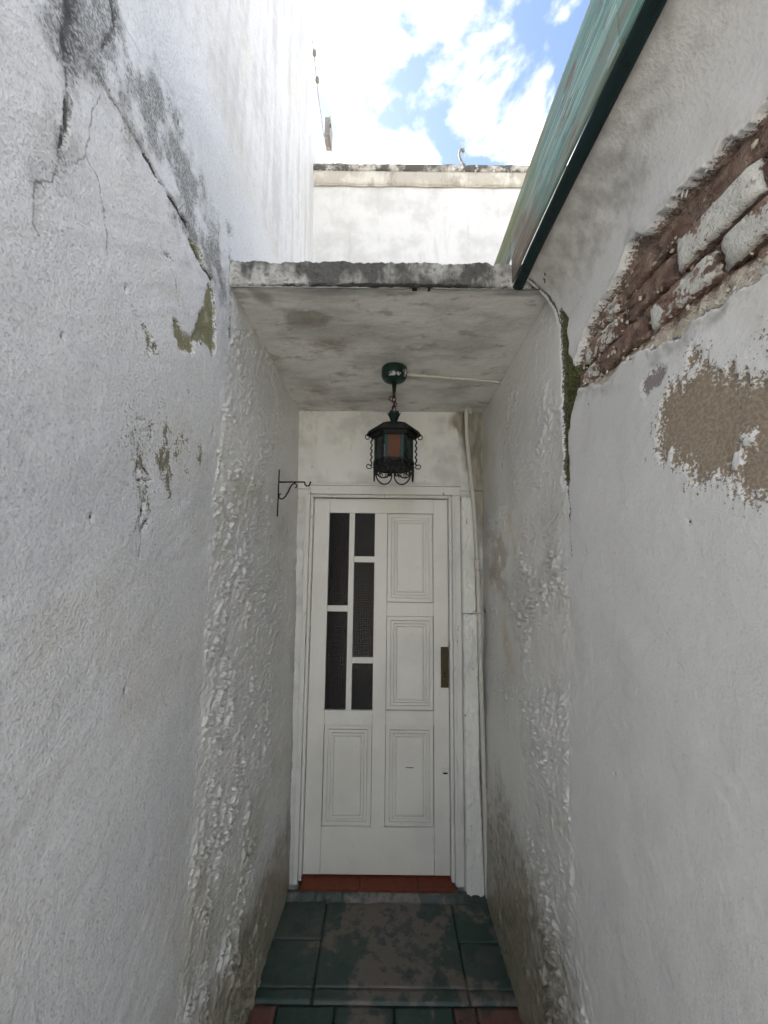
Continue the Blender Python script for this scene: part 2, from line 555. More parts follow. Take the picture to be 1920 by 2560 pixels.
def brick_mat(name, base, dark, paint):
    M = Mat(name, base, 0.9, 0.15)
    M.spots(dark, 20, 0.42, 0.62, 0.9, 8, 0.7)
    M.spots((0.40, 0.33, 0.26, 1), 32, 0.58, 0.68, 0.7, 7, 0.7)
    M.spots((0.30, 0.14, 0.085, 1), 15, 0.62, 0.7, 0.5, 5)
    if paint > 0:
        f = M.ramp(M.math('ADD', M.noise(18, 8, 0.68), M.math('MULTIPLY', M.attr('face'), paint)), 0.72, 0.78)
        M.mix(f, (0.66, 0.65, 0.61, 1))
        M.spots((0.14, 0.11, 0.09, 1), 110, 0.67, 0.70, 0.8, 3)
    M.bump(M.noise(60, 8, 0.7), 0.015, 0.8)
    return M.done()

def metal_mat(name, base, rough=0.5, spots=None):
    M = Mat(name, base, rough, 0.3)
    if spots: M.spots(spots, 40, 0.56, 0.64, 0.85, 5)
    M.bump(M.noise(120, 4, 0.6), 0.0015, 0.6)
    return M.done()

def fascia_mat():
    M = Mat('weathered_green_sheet', (0.105, 0.25, 0.225, 1), 0.55, 0.35)
    M.spots((0.24, 0.42, 0.385, 1), 30, 0.47, 0.62, 0.9, 4, 0.6, (1, 0.03, 1.4))
    M.spots((0.075, 0.20, 0.18, 1), 75, 0.52, 0.60, 0.85, 4, 0.6, (1, 0.025, 1.5))
    M.spots((0.50, 0.62, 0.58, 1), 110, 0.60, 0.64, 0.8, 4, 0.6, (1, 0.02, 1.2))
    M.spots((0.20, 0.21, 0.15, 1), 14, 0.48, 0.66, 0.75, 4, 0.6, (1, 0.12, 1.0))
    M.spots((0.13, 0.09, 0.06, 1), 40, 0.62, 0.68, 0.7, 4, 0.6, (1, 0.2, 1.0))
    M.layer('algae', (0.20, 0.215, 0.075, 1), 30, 1.0, 0.35, 0.85, 0.9, 4, (0.30, 0.30, 0.12, 1), stretch=(1, 0.03, 1.4))
    M.layer('rust', (0.15, 0.095, 0.065, 1), 30, 1.0, 0.45, 0.8, 0.9, 4, (0.24, 0.19, 0.14, 1), stretch=(1, 0.03, 1.4))
    M.spots((0.34, 0.44, 0.39, 1), 9, 0.54, 0.66, 0.6, 4, 0.6, (1, 0.35, 1.0))
    M.spots((0.15, 0.10, 0.065, 1), 26, 0.57, 0.66, 0.8, 4, 0.6, (1, 0.3, 1.0))
    M.bump(M.noise(75, 4, 0.6, (1, 0.025, 1.5)), 0.003)
    M.bump(M.noise(9, 4, 0.6, (1, 0.35, 1.0)), 0.010)
    return M.done()

MT = dict(
    left=wall_left_mat('white_plaster_cracked', False), left_rough=wall_left_mat('white_render_lumpy', True),
    right=wall_right_mat('white_plaster_peeling', False), right_rough=wall_right_mat('white_render_dripped', True),
    slab=canopy_front_mat(), soffit=soffit_mat(), doorwall=door_wall_mat(), parapet=parapet_mat(),
    coping=coping_mat(False), copingtop=coping_mat(True),
    door=paint_mat('cream_door_paint', (0.73, 0.715, 0.66, 1), 0.5, 0.4), frame=chipped_mat('chipped_frame_paint', (0.68, 0.67, 0.63, 1)),
    pil=chipped_mat('pilaster_render', (0.72, 0.72, 0.67, 1)),
    pipe=chipped_mat('painted_pipe', (0.56, 0.54, 0.48, 1)),
    tilegreen=floor_mat('green_painted_tile', (0.019, 0.048, 0.038, 1), (0.042, 0.060, 0.050, 1)),
    tilered=floor_mat('red_cement_tile', (0.15, 0.062, 0.048, 1), (0.11, 0.053, 0.043, 1), (0.13, 0.078, 0.06, 1)),
    terracotta=metal_mat('terracotta_tile', (0.14, 0.030, 0.010, 1), 0.4, (0.09, 0.019, 0.008, 1)),
    mortar=floor_mat('green_mortar', (0.012, 0.034, 0.028, 1), (0.03, 0.038, 0.032, 1)),
    iron=metal_mat('black_iron', (0.006, 0.007, 0.0065, 1), 0.65),
    greeniron=metal_mat('dark_green_iron', (0.007, 0.032, 0.026, 1), 0.5),
    cup=metal_mat('chipped_green_cup', (0.006, 0.026, 0.018, 1), 0.45, (0.004, 0.012, 0.010, 1)),
    tin=metal_mat('dull_tin', (0.035, 0.034, 0.03, 1), 0.65, (0.07, 0.066, 0.058, 1)),
    brass=metal_mat('tarnished_brass', (0.055, 0.037, 0.012, 1), 0.42, (0.02, 0.014, 0.007, 1)),
    black=metal_mat('slot_black', (0.008, 0.008, 0.008, 1), 0.7),
    wire=metal_mat('wire_red_brown', (0.09, 0.02, 0.015, 1), 0.5),
    greymetal=metal_mat('grey_box_metal', (0.20, 0.19, 0.175, 1), 0.6, (0.34, 0.33, 0.31, 1)),
    lip=metal_mat('dark_green_lip', (0.006, 0.022, 0.023, 1), 0.6, (0.006, 0.007, 0.007, 1)),
    fascia=fascia_mat(),
    brick_white=brick_mat('painted_brick', (0.30, 0.21, 0.17, 1), (0.15, 0.10, 0.08, 1), 0.34),
    brick_raw=brick_mat('raw_brick', (0.27, 0.19, 0.15, 1), (0.13, 0.085, 0.068, 1), 0.06),
    brick_part=brick_mat('half_painted_brick', (0.32, 0.215, 0.17, 1), (0.17, 0.115, 0.09, 1), 0.27),
    crumb=metal_mat('pale_mortar', (0.50, 0.45, 0.37, 1), 0.95, (0.34, 0.28, 0.22, 1)), flake=metal_mat('plaster_flake', (0.66, 0.65, 0.62, 1), 0.8, (0.5, 0.47, 0.42, 1)),
    moss=metal_mat('moss_green', (0.085, 0.088, 0.02, 1), 0.95, (0.014, 0.015, 0.006, 1)),
    twig=metal_mat('dry_twig', (0.09, 0.085, 0.06, 1), 0.9),
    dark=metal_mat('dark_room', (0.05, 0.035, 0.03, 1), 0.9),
    ground=metal_mat('yard_concrete', (0.50, 0.47, 0.42, 1), 0.9, (0.42, 0.395, 0.355, 1)),
    roof=metal_mat('roof_screed', (0.22, 0.2, 0.18, 1), 0.9),
)
def glass_mat(name, colr, rough, trans):
    M = Mat(name, colr, rough, 0.5)
    M.b.inputs['Transmission Weight'].default_value = trans
    M.b.inputs['IOR'].default_value = 1.45
    M.bump(M.noise(60, 2, 0.5), 0.001, 0.3)
    return M.done()
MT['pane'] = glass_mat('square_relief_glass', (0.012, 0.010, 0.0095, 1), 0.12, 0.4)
MT['pane_glint'] = glass_mat('square_relief_glass_glint', (0.026, 0.023, 0.022, 1), 0.25, 0.2)  # paler copy of the glass, painting a glint onto the stud bevels
MT['amber'] = glass_mat('amber_glass', (0.12, 0.035, 0.005, 1), 0.4, 0.3)
MT['amber'].node_tree.nodes['Principled BSDF'].inputs['Specular IOR Level'].default_value = 0.12
MT['greyglass'] = glass_mat('grey_lantern_glass', (0.028, 0.031, 0.028, 1), 0.4, 0.05)

# ------------------------------------------------------------------ ground and floor
box('ground', -60, 60, -60, 60, -0.4, -0.09, MT['ground'])
tag(bpy.data.objects['ground'], kind='structure')

# ------------------------------------------------------------------ the tall wall on the left
def XL(Y, z):
    return -0.446 - 0.015 * z + 0.04 * np.minimum(Y, -0.1) - 0.04 * np.maximum(Y + 0.1, 0)

crA = [(-1.655,2.678),(-1.648,2.666),(-1.652,2.611),(-1.647,2.596),(-1.647,2.56),(-1.638,2.536),(-1.633,2.488),(-1.635,2.447),(-1.639,2.428),(-1.638,2.39),(-1.642,2.349),(-1.645,2.331),(-1.67,2.303),(-1.675,2.285),(-1.67,2.252),(-1.669,2.229),(-1.656,2.217)]
crA0 = [(-1.69,2.95),(-1.67,2.80)] + crA
crB = [(-1.58,3.0),(-1.57,2.9),(-1.564,2.835),(-1.557,2.799),(-1.552,2.778),(-1.571,2.727),(-1.574,2.689),(-1.566,2.684),(-1.556,2.662),(-1.553,2.631)]
crC1 = [(-1.57,2.603),(-1.583,2.539),(-1.588,2.482),(-1.589,2.448),(-1.605,2.41),(-1.616,2.401)]
crC2 = [(-1.589,2.444),(-1.563,2.437),(-1.551,2.416),(-1.536,2.389),(-1.527,2.355),(-1.52,2.311),(-1.503,2.278)]
crD = [(-1.553,2.631),(-1.531,2.628),(-1.485,2.627),(-1.447,2.625),(-1.426,2.624),(-1.382,2.621),(-1.35,2.618),(-1.316,2.619),(-1.27,2.613),(-1.239,2.601),(-1.205,2.576),(-1.176,2.557),(-1.123,2.555),(-1.096,2.53)]
crE = [(-1.529,2.821),(-1.494,2.836),(-1.426,2.838),(-1.374,2.856),(-1.322,2.857),(-1.282,2.832),(-1.241,2.825),(-1.194,2.8),(-1.144,2.773),(-1.092,2.762),(-0.991,2.76)]
olive = [
 [(-1.139,2.528),(-1.108,2.531),(-1.088,2.454),(-1.074,2.371),(-1.088,2.324),(-1.108,2.339),(-1.159,2.328),(-1.199,2.304),(-1.188,2.293),(-1.206,2.266),(-1.234,2.256),(-1.261,2.251),(-1.285,2.269),(-1.294,2.317),(-1.277,2.318),(-1.257,2.298),(-1.22,2.309),(-1.193,2.343),(-1.178,2.412),(-1.154,2.447)],
 [(-1.251,2.575),(-1.228,2.596),(-1.196,2.594),(-1.165,2.558),(-1.182,2.562),(-1.225,2.557)],
 [(-1.349,2.451),(-1.311,2.478),(-1.316,2.446)],
 [(-1.41,2.236),(-1.364,2.222),(-1.338,2.187),(-1.379,2.16),(-1.395,2.189)]]
dark1 = [(-1.29,2.024),(-1.239,2.026),(-1.184,2.044),(-1.114,1.979),(-1.184,1.95),(-1.219,1.916),(-1.231,1.861),(-1.264,1.846),(-1.292,1.885),(-1.307,1.955)]
crF = [(-1.399,2.004),(-1.364,2.017),(-1.345,1.998),(-1.381,1.983),(-1.399,2.0)]
crG = [(-1.4,1.92),(-1.386,1.906),(-1.382,1.868),(-1.329,1.883),(-1.366,1.902)]
crH = [(-1.365,1.858),(-1.366,1.804),(-1.367,1.752),(-1.341,1.785)]
edgeL = [(-0.995,2.80),(-0.99,2.631),(-0.984,2.497),(-1.011,2.235),(-1.027,1.997),(-1.052,1.703),(-1.053,1.431),(-1.061,1.24),(-1.073,1.061),(-1.081,0.833),(-1.087,0.671),(-1.103,0.516),(-1.12,-0.2)]

def lumps(Y, z, seed, ang=0.9, fine=0.5):
    """trowelled, dripping render: long raised ridges and blobs with flats between"""
    c, s = math.cos(ang), math.sin(ang)
    wY = Y + 0.022 * fbm(Y * 8, z * 8, 3, seed + 5)
    wz = z + 0.034 * fbm(Y * 8, z * 8, 3, seed + 9)
    a = wY * c + wz * s            # along the strokes
    b = -wY * s + wz * c
    n1 = fbm(a * 12, b * 40, 3, seed, 0.5)
    n2 = fbm(a * 24, b * 66, 3, seed + 71)
    patch = sst(-0.25, 0.30, fbm(Y * 5, z * 4, 3, seed + 23))
    r1 = np.clip(1 - np.abs(n1 - 0.06) * 7.5, 0, 1) ** 1.6
    blob = sst(0.20, 0.40, n1)
    r2 = np.clip(1 - np.abs(n2) * 6.5, 0, 1) ** 1.7
    return (0.75 * r1 + 0.65 * blob) * patch + fine * r2 * (0.35 + 0.65 * (1 - patch)) * 0.5

def spaced(a, b, f):
    out = [a]
    while out[-1] < b:
        out.append(out[-1] + f(out[-1]))
    out[-1] = b
    return np.array(out)

def ystep(y):
    d = max(abs(y + 2.2266), 0.25)
    return min(max(0.0030 * (d / 0.5) ** 0.75, 0.0030), 0.014) if y < 0.1 else 0.016

Ys = spaced(-2.15, 2.6, ystep)
Zs = np.concatenate([spaced(-0.2, 0.45, lambda z: 0.006), spaced(0.45, 2.95, lambda z: 0.0037)[1:], spaced(2.95, 5.46, lambda z: 0.004 + (z - 2.95) * 0.02)[1:]])
gy, gz = np.meshgrid(Ys, Zs, indexing='ij')
nu, nv = gy.shape
Y, z = gy.ravel(), gz.ravel()
P = np.stack([Y, z], 1)
ed = np.interp(z, [p[1] for p in edgeL[::-1]], [p[0] for p in edgeL[::-1]]) + 0.010 * fbm(z * 14, Y * 0 + 2.2, 4, 3)
roughm = sst(-0.015, 0.030, Y - ed) * (1 - sst(2.60, 2.64, z)) * (Y < 0.05)
A = {}
wig = 0.020 * fbm(Y * 26, z * 26, 5, 50, 0.65)
wig2 = 0.020 * fbm(Y * 26, z * 26, 5, 60, 0.65)
Pw = np.stack([Y + wig * 0.5, z + wig2 * 0.5], 1)
Ph = np.stack([Y + 0.007 * fbm(Y * 34, z * 34, 3, 52), z + 0.007 * fbm(Y * 34, z * 34, 3, 62)], 1)
A['hair'] = np.maximum.reduce([line_mask(Ph, q, 0.0060) for q in (crA0[4:], crB, crC1, crC2, crD[:5], [(-1.30, 2.62), (-1.27, 2.68), (-1.22, 2.72)], [(-1.365, 1.86), (-1.36, 1.79), (-1.37, 1.70)], [(-1.36, 2.46), (-1.30, 2.42), (-1.27, 2.36)])])
crack = np.maximum.reduce([
    line_mask(Pw, crA0[:12], 0.020, 0.007), line_mask(Pw, crB[:7], 0.012, 0.006),
    line_mask(Pw, crD[3:], 0.011, 0.008), 0.8 * line_mask(Pw, crD[:4], 0.006), 0.75 * line_mask(Pw, crF, 0.006), 0.9 * line_mask(Pw, crG, 0.008), 0.9 * line_mask(Pw, crH, 0.009),
    0.55 * line_mask(Pw, crE, 0.006)])
for q, r_ in (((-1.503, 1.773), 0.008), ((-1.053, 2.087), 0.012), ((-1.38, 1.42), 0.007), ((-1.322, 2.857), 0.012), ((-1.60, 2.08), 0.006), ((-1.46, 2.27), 0.010), ((-1.25, 2.12), 0.008)):
    d = np.hypot((Y - q[0]) * 1.6, (z - q[1]) * 0.7)
    crack = np.maximum(crack, np.clip(1.3 - d / r_, 0, 1))
crack = crack * np.clip(0.80 + 0.9 * fbm(Y * 22, z * 22, 3, 66), 0.25, 1.15)
A['crack'] = crack
dD, _ = seg_dist(P, [(-1.75, 2.60)] + crD)
zD = np.interp(Y, [p[0] for p in crD], [p[1] for p in crD])
zE = np.interp(Y, [p[0] for p in crE], [p[1] for p in crE])
mot = sst(-0.45, 0.5, fbm(Y * 9, z * 7, 5, 90, 0.6))
wz_ = z + 0.10 * fbm(Y * 7, z * 7, 4, 92)
band = sst(-0.10, 0.06, wz_ - zD) * (1 - sst(-0.08, 0.12, wz_ - zE)) * (1 - sst(-1.06, -0.94, Y)) * (0.35 + 0.85 * mot)
upper = sst(2.35, 2.9, z) * (1 - sst(-1.60, -1.40, Y)) * (1 - sst(2.9, 3.4, z) * 0.5)
A['grime_shade'] = np.clip(0.92 * band + 0.75 * mot * upper * (1 - band) + 0.42 * mot * sst(1.6, 2.6, z) * (1 - sst(-1.2, -1.0, Y)) + 0.5 * line_mask(P, crA0, 0.10, 0.02)
                     + 0.6 * line_mask(Pw, [(-1.05, 2.95), (-0.98, 2.78), (-0.70, 2.76)], 0.14) * mot + 0.35 * (1 - sst(1.0, 1.35, Y)) * sst(5.0, 5.46, z), 0, 1)
A['soot'] = np.clip(1.2 * line_mask(Pw, crA0[:11], 0.060, 0.010) * (0.62 + 0.9 * fbm(Y * 30, z * 12, 4, 97, 0.6)) + 0.9 * line_mask(Pw, crB[:6], 0.02, 0.012) + 0.75 * line_mask(Pw, [(-1.02, 2.84), (-1.0, 2.72), (-0.99, 2.60), (-0.985, 2.45)], 0.05, 0.02) * (0.5 + 0.8 * mot), 0, 1)
A['olive'] = np.maximum.reduce([poly_mask(Pw, olive[0], 0.022), poly_mask(Pw, olive[1], 0.02), 0.75 * poly_mask(Pw, olive[2], 0.02), 0.72 * poly_mask(Pw, olive[3], 0.03)])
A['olive'] = np.clip(A['olive'] + 0.60 * A['olive'] * fbm(Y * 45, z * 28, 4, 69, 0.6), 0, 1)
A['crack'] = np.maximum(A['crack'], np.clip(1 - np.abs(A['olive'] - 0.42) / 0.22, 0, 1) * np.clip(0.3 + 1.4 * fbm(Y * 24, z * 24, 3, 68), 0, 0.9))
mould = sst(-0.1, 0.55, fbm(Y * 20, z * 9, 5, 87, 0.65))
A['dark'] = np.clip(0.85 * poly_mask(Pw, dark1, 0.05) * (0.55 + 0.6 * mould) + 0.62 * mould * poly_mask(P, [(-1.46, 2.52), (-1.10, 2.62), (-1.04, 2.30), (-1.06, 1.72), (-1.40, 1.66), (-1.47, 2.1)], 0.16) + 0.55 * line_mask(Pw, crD, 0.045) * mould + 0.45 * poly_mask(P, [(-1.46, 2.06), (-1.30, 2.05), (-1.32, 1.75), (-1.42, 1.72)], 0.05)
                    + 0.6 * poly_mask(P, [(-1.13, 2.79), (-1.06, 2.79), (-1.06, 2.68), (-1.12, 2.70)], 0.03), 0, 1)
A['damp'] = (1 - sst(0.15, 0.75, z + 0.18 * fbm(Y * 5, z * 3, 3, 8))) * sst(-1.10, -0.98, Y)
A['grain'] = np.clip(0.75 + 1.1 * fbm(Y * 3.5, z * 3.5, 5, 41, 0.6), 0.1, 1.6)
A['cool'] = 0.75 * sst(-0.25, 0.45, fbm(Y * 1.6, z * 1.6, 5, 21)) * (0.35 + 0.65 * (1 - sst(-1.1, -0.7, Y)))
A['warm'] = np.clip(0.6 * sst(-0.05, 0.5, fbm(Y * 2.4, z * 2.4, 5, 25, 0.6)) + 0.30 * roughm, 0, 1)
A['streak'] = sst(2.85, 3.3, z) * (0.58 + 0.8 * fbm(Y * 14, z * 1.3, 4, 29))  # streaks, strengthened to grey the upper wall down against bright sky light
tr = fbm((Y * 0.8 + z * 0.6) * 4 + 0.3 * fbm(Y * 3, z * 3, 2, 81), (z * 0.8 - Y * 0.6) * 26, 4, 83)
relief = 0.0016 * tr * sst(-0.3, 0.3, fbm(Y * 2.2, z * 2.2, 3, 85)) + 0.009 * fbm(Y * 1.8, z * 1.8, 3, 1) + 0.0022 * fbm(Y * 9, z * 9, 4, 2) + 0.0011 * fbm(Y * 38, z * 38, 3, 4)
fall = 0.35 + 0.65 * (1 - sst(-0.75, -0.25, Y))
amp = 0.024 * fall * (0.55 + 0.45 * (1 - sst(1.6, 2.5, z)))
relief = relief + roughm * (0.001 + amp * lumps(Y, z, 11, 1.12))
relief = relief - 0.006 * np.clip(crack * 1.5 - 0.3, 0, 1) - 0.006 * sst(0.42, 0.56, A['olive']) - 0.002 * sst(0.3, 0.8, A['dark']) * fbm(Y * 40, z * 40, 3, 77)
relief = relief + 0.003 * sst(-0.004, 0.006, z - zD) * (1 - sst(-1.1, -1.0, Y)) * sst(-1.9, -1.55, Y) * (1 - sst(0.0, 0.05, z - zE))
V = np.stack([XL(Y, z) + relief, Y, z], 1)
V2, S, A2 = skirt(V, nu, nv, A, (-0.28, 0, 0))
F = grid_faces(nu, nv)
isr = roughm[F].mean(1) > 0.5
me = submesh('boundary_wall', V2, np.vstack([F[~isr], S]), A2)
left_wall = tag(link('boundary_wall', me, MT['left']), 'tall white plaster wall with black cracks along the left side of the passage', 'wall')
tag(link('rough_render', submesh('rough_render', V, F[isr], A), MT['left_rough'], left_wall), 'lumpy trowelled white render beside the door')
box('rear_section', -0.84, -0.565, -3.4, -2.152, -0.2, 5.46, MT['left'], left_wall)

# ------------------------------------------------------------------ the house wall on the right
def XR(Y, z):
    return 0.552 + 0.018 * z

bandTop = [(-2.2,2.40),(-1.719,2.399),(-1.684,2.4),(-1.645,2.416),(-1.588,2.417),(-1.548,2.428),(-1.508,2.432),(-1.467,2.428),(-1.387,2.454),(-1.352,2.421),(-1.285,2.403),(-1.252,2.397),(-1.18,2.36),(-1.12,2.30),(-1.08,2.22)]
bandBot = [(-2.2,2.14),(-1.697,2.144),(-1.648,2.145),(-1.605,2.133),(-1.563,2.151),(-1.53,2.139),(-1.508,2.131),(-1.437,2.161),(-1.392,2.173),(-1.368,2.178),(-1.307,2.167),(-1.23,2.18),(-1.131,2.206),(-1.08,2.215)]
sand = [(-1.544,2.1),(-1.576,2.072),(-1.584,2.042),(-1.683,1.976),(-1.80,1.97),(-1.86,1.88),(-1.78,1.80),(-1.668,1.806),(-1.653,1.803),(-1.644,1.794),(-1.634,1.809),(-1.623,1.808),(-1.609,1.826),(-1.608,1.844),(-1.598,1.843),(-1.575,1.842),(-1.56,1.835),(-1.531,1.844),(-1.53,1.873),(-1.502,1.892),(-1.482,1.918),(-1.472,1.903),(-1.459,1.91),(-1.452,1.948),(-1.45,1.992),(-1.467,2.022),(-1.488,2.056),(-1.531,2.049)]
purp = [(-1.416,2.105),(-1.459,2.107),(-1.487,2.099),(-1.481,2.084),(-1.456,2.071),(-1.419,2.065),(-1.403,2.079)]
edgeR = [(-1.015,2.75),(-1.021,2.603),(-1.04,2.441),(-1.045,2.232),(-1.046,2.004),(-1.052,1.786),(-1.048,1.509),(-1.022,1.236),(-1.027,0.985),(-1.058,0.826),(-1.086,0.681),(-1.122,0.546),(-1.16,-0.2)]
stainR = [(-0.134,1.811),(-0.48,1.806),(-0.46,1.659),(-0.497,1.507),(-0.287,1.488),(-0.133,1.597)]
mossP = [(-1.032,2.50),(-1.043,2.285),(-1.036,2.08),(-1.045,1.95),(-1.062,1.95),(-1.073,2.106),(-1.12,2.195),(-1.131,2.211),(-1.126,2.288),(-1.085,2.348),(-1.075,2.47),(-1.05,2.53)]

Ys = spaced(-2.15, 0.0, ystep)
Zs = np.concatenate([spaced(-0.2, 0.45, lambda z: 0.006), spaced(0.45, 2.66, lambda z: 0.0034)[1:]])
gy, gz = np.meshgrid(Ys, Zs, indexing='ij')
nu, nv = gy.shape
Y, z = gy.ravel(), gz.ravel()
P = np.stack([Y, z], 1)
wig = fbm(Y * 22, z * 22, 4, 150); wig2 = fbm(Y * 22, z * 22, 4, 160)
Pw = np.stack([Y + wig * 0.012, z + wig2 * 0.018], 1)
ed = np.interp(z, [p[1] for p in edgeR[::-1]], [p[0] for p in edgeR[::-1]]) + 0.008 * fbm(z * 14, Y * 0 + 5.2, 4, 33)
roughm = sst(-0.02, 0.03, Y - ed)
bt = np.interp(Y, [p[0] for p in bandTop], [p[1] for p in bandTop]) + 0.026 * fbm(Y * 15, z * 5 + 3, 5, 201, 0.62)
bb = np.interp(Y, [p[0] for p in bandBot], [p[1] for p in bandBot]) + 0.028 * fbm(Y * 14, z * 5 + 7, 5, 205, 0.62)
sdist = np.minimum(bt - z, z - bb)
sdist = np.where(Y > -1.085, -1, sdist)
rub = np.clip(0.5 + sdist / 0.010, 0, 1)
A = {'rubble': rub}
low = sst(0.0, 0.09, 2.245 - z + 0.02 * wig)
A['rubblewhite'] = np.clip(rub * (0.55 * low + 0.45 * sst(-1.50, -1.20, Y) + 0.22), 0, 1)
A['sand'] = poly_mask(Pw, sand, 0.045)
A['sand'] = np.clip(A['sand'] + 0.35 * (A['sand'] > 0.02) * fbm(Y * 70, z * 22, 4, 190, 0.6), 0, 1)
for q, r_ in (((-1.55, 2.053), 0.016), ((-1.642, 1.896), 0.030), ((-1.616, 1.87), 0.016)):
    d = np.hypot(Pw[:, 0] - q[0], Pw[:, 1] - q[1])
    A['sand'] = np.clip(A['sand'] - 0.55 * np.clip(1.25 - d / r_, 0, 1), 0, 1)
A['sand'] = np.maximum(A['sand'], 0.55 * poly_mask(Pw, [(-1.64, 2.06), (-1.72, 2.07), (-1.82, 2.02), (-1.70, 2.0)], 0.03))
A['speck'] = np.clip(poly_mask(P, [(-1.38, 2.15), (-1.62, 2.12), (-1.9, 2.12), (-1.9, 1.75), (-1.60, 1.80), (-1.42, 1.90)], 0.08) * 0.75, 0, 1)
A['purple'] = poly_mask(Pw, purp, 0.018)
A['stain'] = np.clip(poly_mask(Pw, stainR, 0.08) * 1.15 * (0.7 + 0.8 * fbm(Y * 8, z * 10, 4, 177)) + 0.35 * line_mask(P, [(-0.3, 2.5), (-0.25, 1.9)], 0.2), 0, 1)
A['yellow'] = np.maximum(line_mask(Pw, [(-0.499, 1.90), (-0.56, 1.74)], 0.07), line_mask(Pw, [(-0.40, 1.40), (-0.50, 1.25)], 0.14))
A['moss'] = np.clip(1.15 * poly_mask(Pw, mossP, 0.016) + 0.7 * line_mask(Pw, [(-1.052, 2.02), (-1.066, 1.86), (-1.06, 1.70)], 0.02, 0.006)
                    + 0.5 * line_mask(P, [(-1.06, 2.46), (-1.19, 2.48)], 0.03), 0, 1)
A['crack'] = np.maximum.reduce([line_mask(Pw, [(-1.022, 2.64), (-1.03, 2.48), (-1.04, 2.30), (-1.042, 2.05)], 0.011, 0.007), 
    0.75 * line_mask(Pw, [(-0.93, 1.60), (-0.87, 1.78), (-1.02, 1.88)], 0.005), line_mask(P, [(-1.0, 2.618), (-1.022, 2.612)], 0.008),
    0.62 * poly_mask(Pw, [(-1.03, 1.60), (-1.06, 1.58), (-1.07, 1.50), (-1.04, 1.47), (-1.01, 1.51)], 0.05) * (0.8 + 1.2 * fbm(Y * 40, z * 40, 3, 171)), 0.75 * line_mask(Pw, [(-0.36, 2.32), (-0.40, 2.2), (-0.37, 2.1)], 0.012)])
for q, r_ in (((-1.184, 2.138), 0.006), ((-1.408, 1.921), 0.004), ((-1.52, 1.776), 0.005), ((-0.8, 1.1), 0.007), ((-1.25, 1.2), 0.004)):
    d = np.hypot((Y - q[0]) * 1.3, z - q[1])
    A['crack'] = np.maximum(A['crack'], np.clip(1.4 - d / r_, 0, 1))
A['grime_shade'] = np.clip(0.45 * np.clip(1 - np.abs(sdist + 0.012) / 0.03, 0, 1) * (Y < -1.1) + 0.55 * sst(2.45, 2.62, z) * (Y < -1.0) + 0.35 * poly_mask(P, [(-1.06, 2.6), (-1.5, 2.6), (-1.5, 2.46), (-1.1, 2.42)], 0.08)  # grey shadow along the broken plaster edge painted in; darker towards the gutter
                     + 0.45 * line_mask(P, [(-1.05, 2.2), (-1.3, 2.12), (-1.6, 2.12)], 0.05) + 0.3 * roughm * sst(1.2, 2.4, z) * sst(-0.5, -0.1, Y), 0, 1)  # grime and the painted shadow under the plaster edge share this mask
A['grain'] = np.clip(0.65 + 1.2 * fbm(Y * 3.5, z * 3.5, 5, 141, 0.6), 0.05, 1.6)
A['cool'] = 0.7 * sst(-0.2, 0.45, fbm(Y * 1.7, z * 1.7, 5, 121))
A['warm'] = np.clip(0.55 * sst(0.0, 0.5, fbm(Y * 3, z * 1.6, 5, 125, 0.6)) + 0.25 * roughm, 0, 1)
A['damp'] = (1 - sst(0.12, 0.90, z + 0.22 * fbm(Y * 4.5, z * 3, 3, 18) - 0.12 * sst(-0.9, -0.5, Y))) * sst(-1.16, -1.02, Y)
tr = fbm((Y * 0.7 - z * 0.7) * 4 + 0.3 * fbm(Y * 3, z * 3, 2, 181), (z * 0.7 + Y * 0.7) * 24, 4, 183)
relief = 0.0013 * tr * sst(-0.3, 0.3, fbm(Y * 2.2, z * 2.2, 3, 185)) + 0.008 * fbm(Y * 1.8, z * 1.8, 3, 101) + 0.0018 * fbm(Y * 9, z * 9, 4, 102) + 0.0007 * fbm(Y * 38, z * 38, 3, 104)
ampR = 0.024 * (0.5 + 0.5 * (1 - sst(-0.7, -0.2, Y))) * (0.45 + 0.55 * (1 - sst(1.6, 2.3, z)))
relief = relief + roughm * (ampR * lumps(Y, z, 111, 2.02) * (0.35 + 0.65 * sst(-0.2, 0.25, fbm(Y * 3, z * 3, 3, 131))))
hollow = sst(0.35, 0.62, rub)
relief = relief - hollow * (0.038 + 0.016 * fbm(Y * 22, z * 26, 5, 301, 0.6)) + hollow * 0.026 * sst(0.2, 0.75, A['rubblewhite'] + 0.4 * fbm(Y * 30, z * 30, 3, 310)) * low
# blistered lips of plaster along the broken edge
relief = relief + 0.0022 * np.clip(1 - np.abs(sdist + 0.008) / 0.012, 0, 1) * (sdist < 0.004) * (0.4 + 1.6 * fbm(Y * 40, z * 40, 3, 315))
relief = relief - 0.0035 * sst(0.42, 0.58, A['sand']) + 0.0006 * np.clip(1 - np.abs(A['sand'] - 0.36) / 0.12, 0, 1) - 0.003 * sst(0.4, 0.6, A['purple']) - 0.005 * np.clip(A['crack'] * 1.4 - 0.3, 0, 1) - 0.008 * sst(0.4, 1.0, A['moss'])
cove = np.where(Y < -1.0, 0.120 * np.clip((z - 2.47) / 0.19, 0, 1) ** 2.2, 0.0)
cove = cove * (1 - sst(-1.012, -1.0, Y))
V = np.stack([XR(Y, z) - relief - cove, Y, z], 1)
V2, S, A2 = skirt(V, nu, nv, A, (0.30, 0, 0), True)
F = grid_faces(nu, nv, True)
isr = roughm[F].mean(1) > 0.5
me = submesh('house_wall', V2, np.vstack([F[~isr], S]), A2)
house_wall = tag(link('house_wall', me, MT['right']), 'white house wall on the right with peeling plaster and exposed bricks under the green gutter', 'wall')
tag(link('rough_render', submesh('rough_render', V, F[isr], A), MT['right_rough'], house_wall), 'dripped white render with damp brown foot beside the pipe')
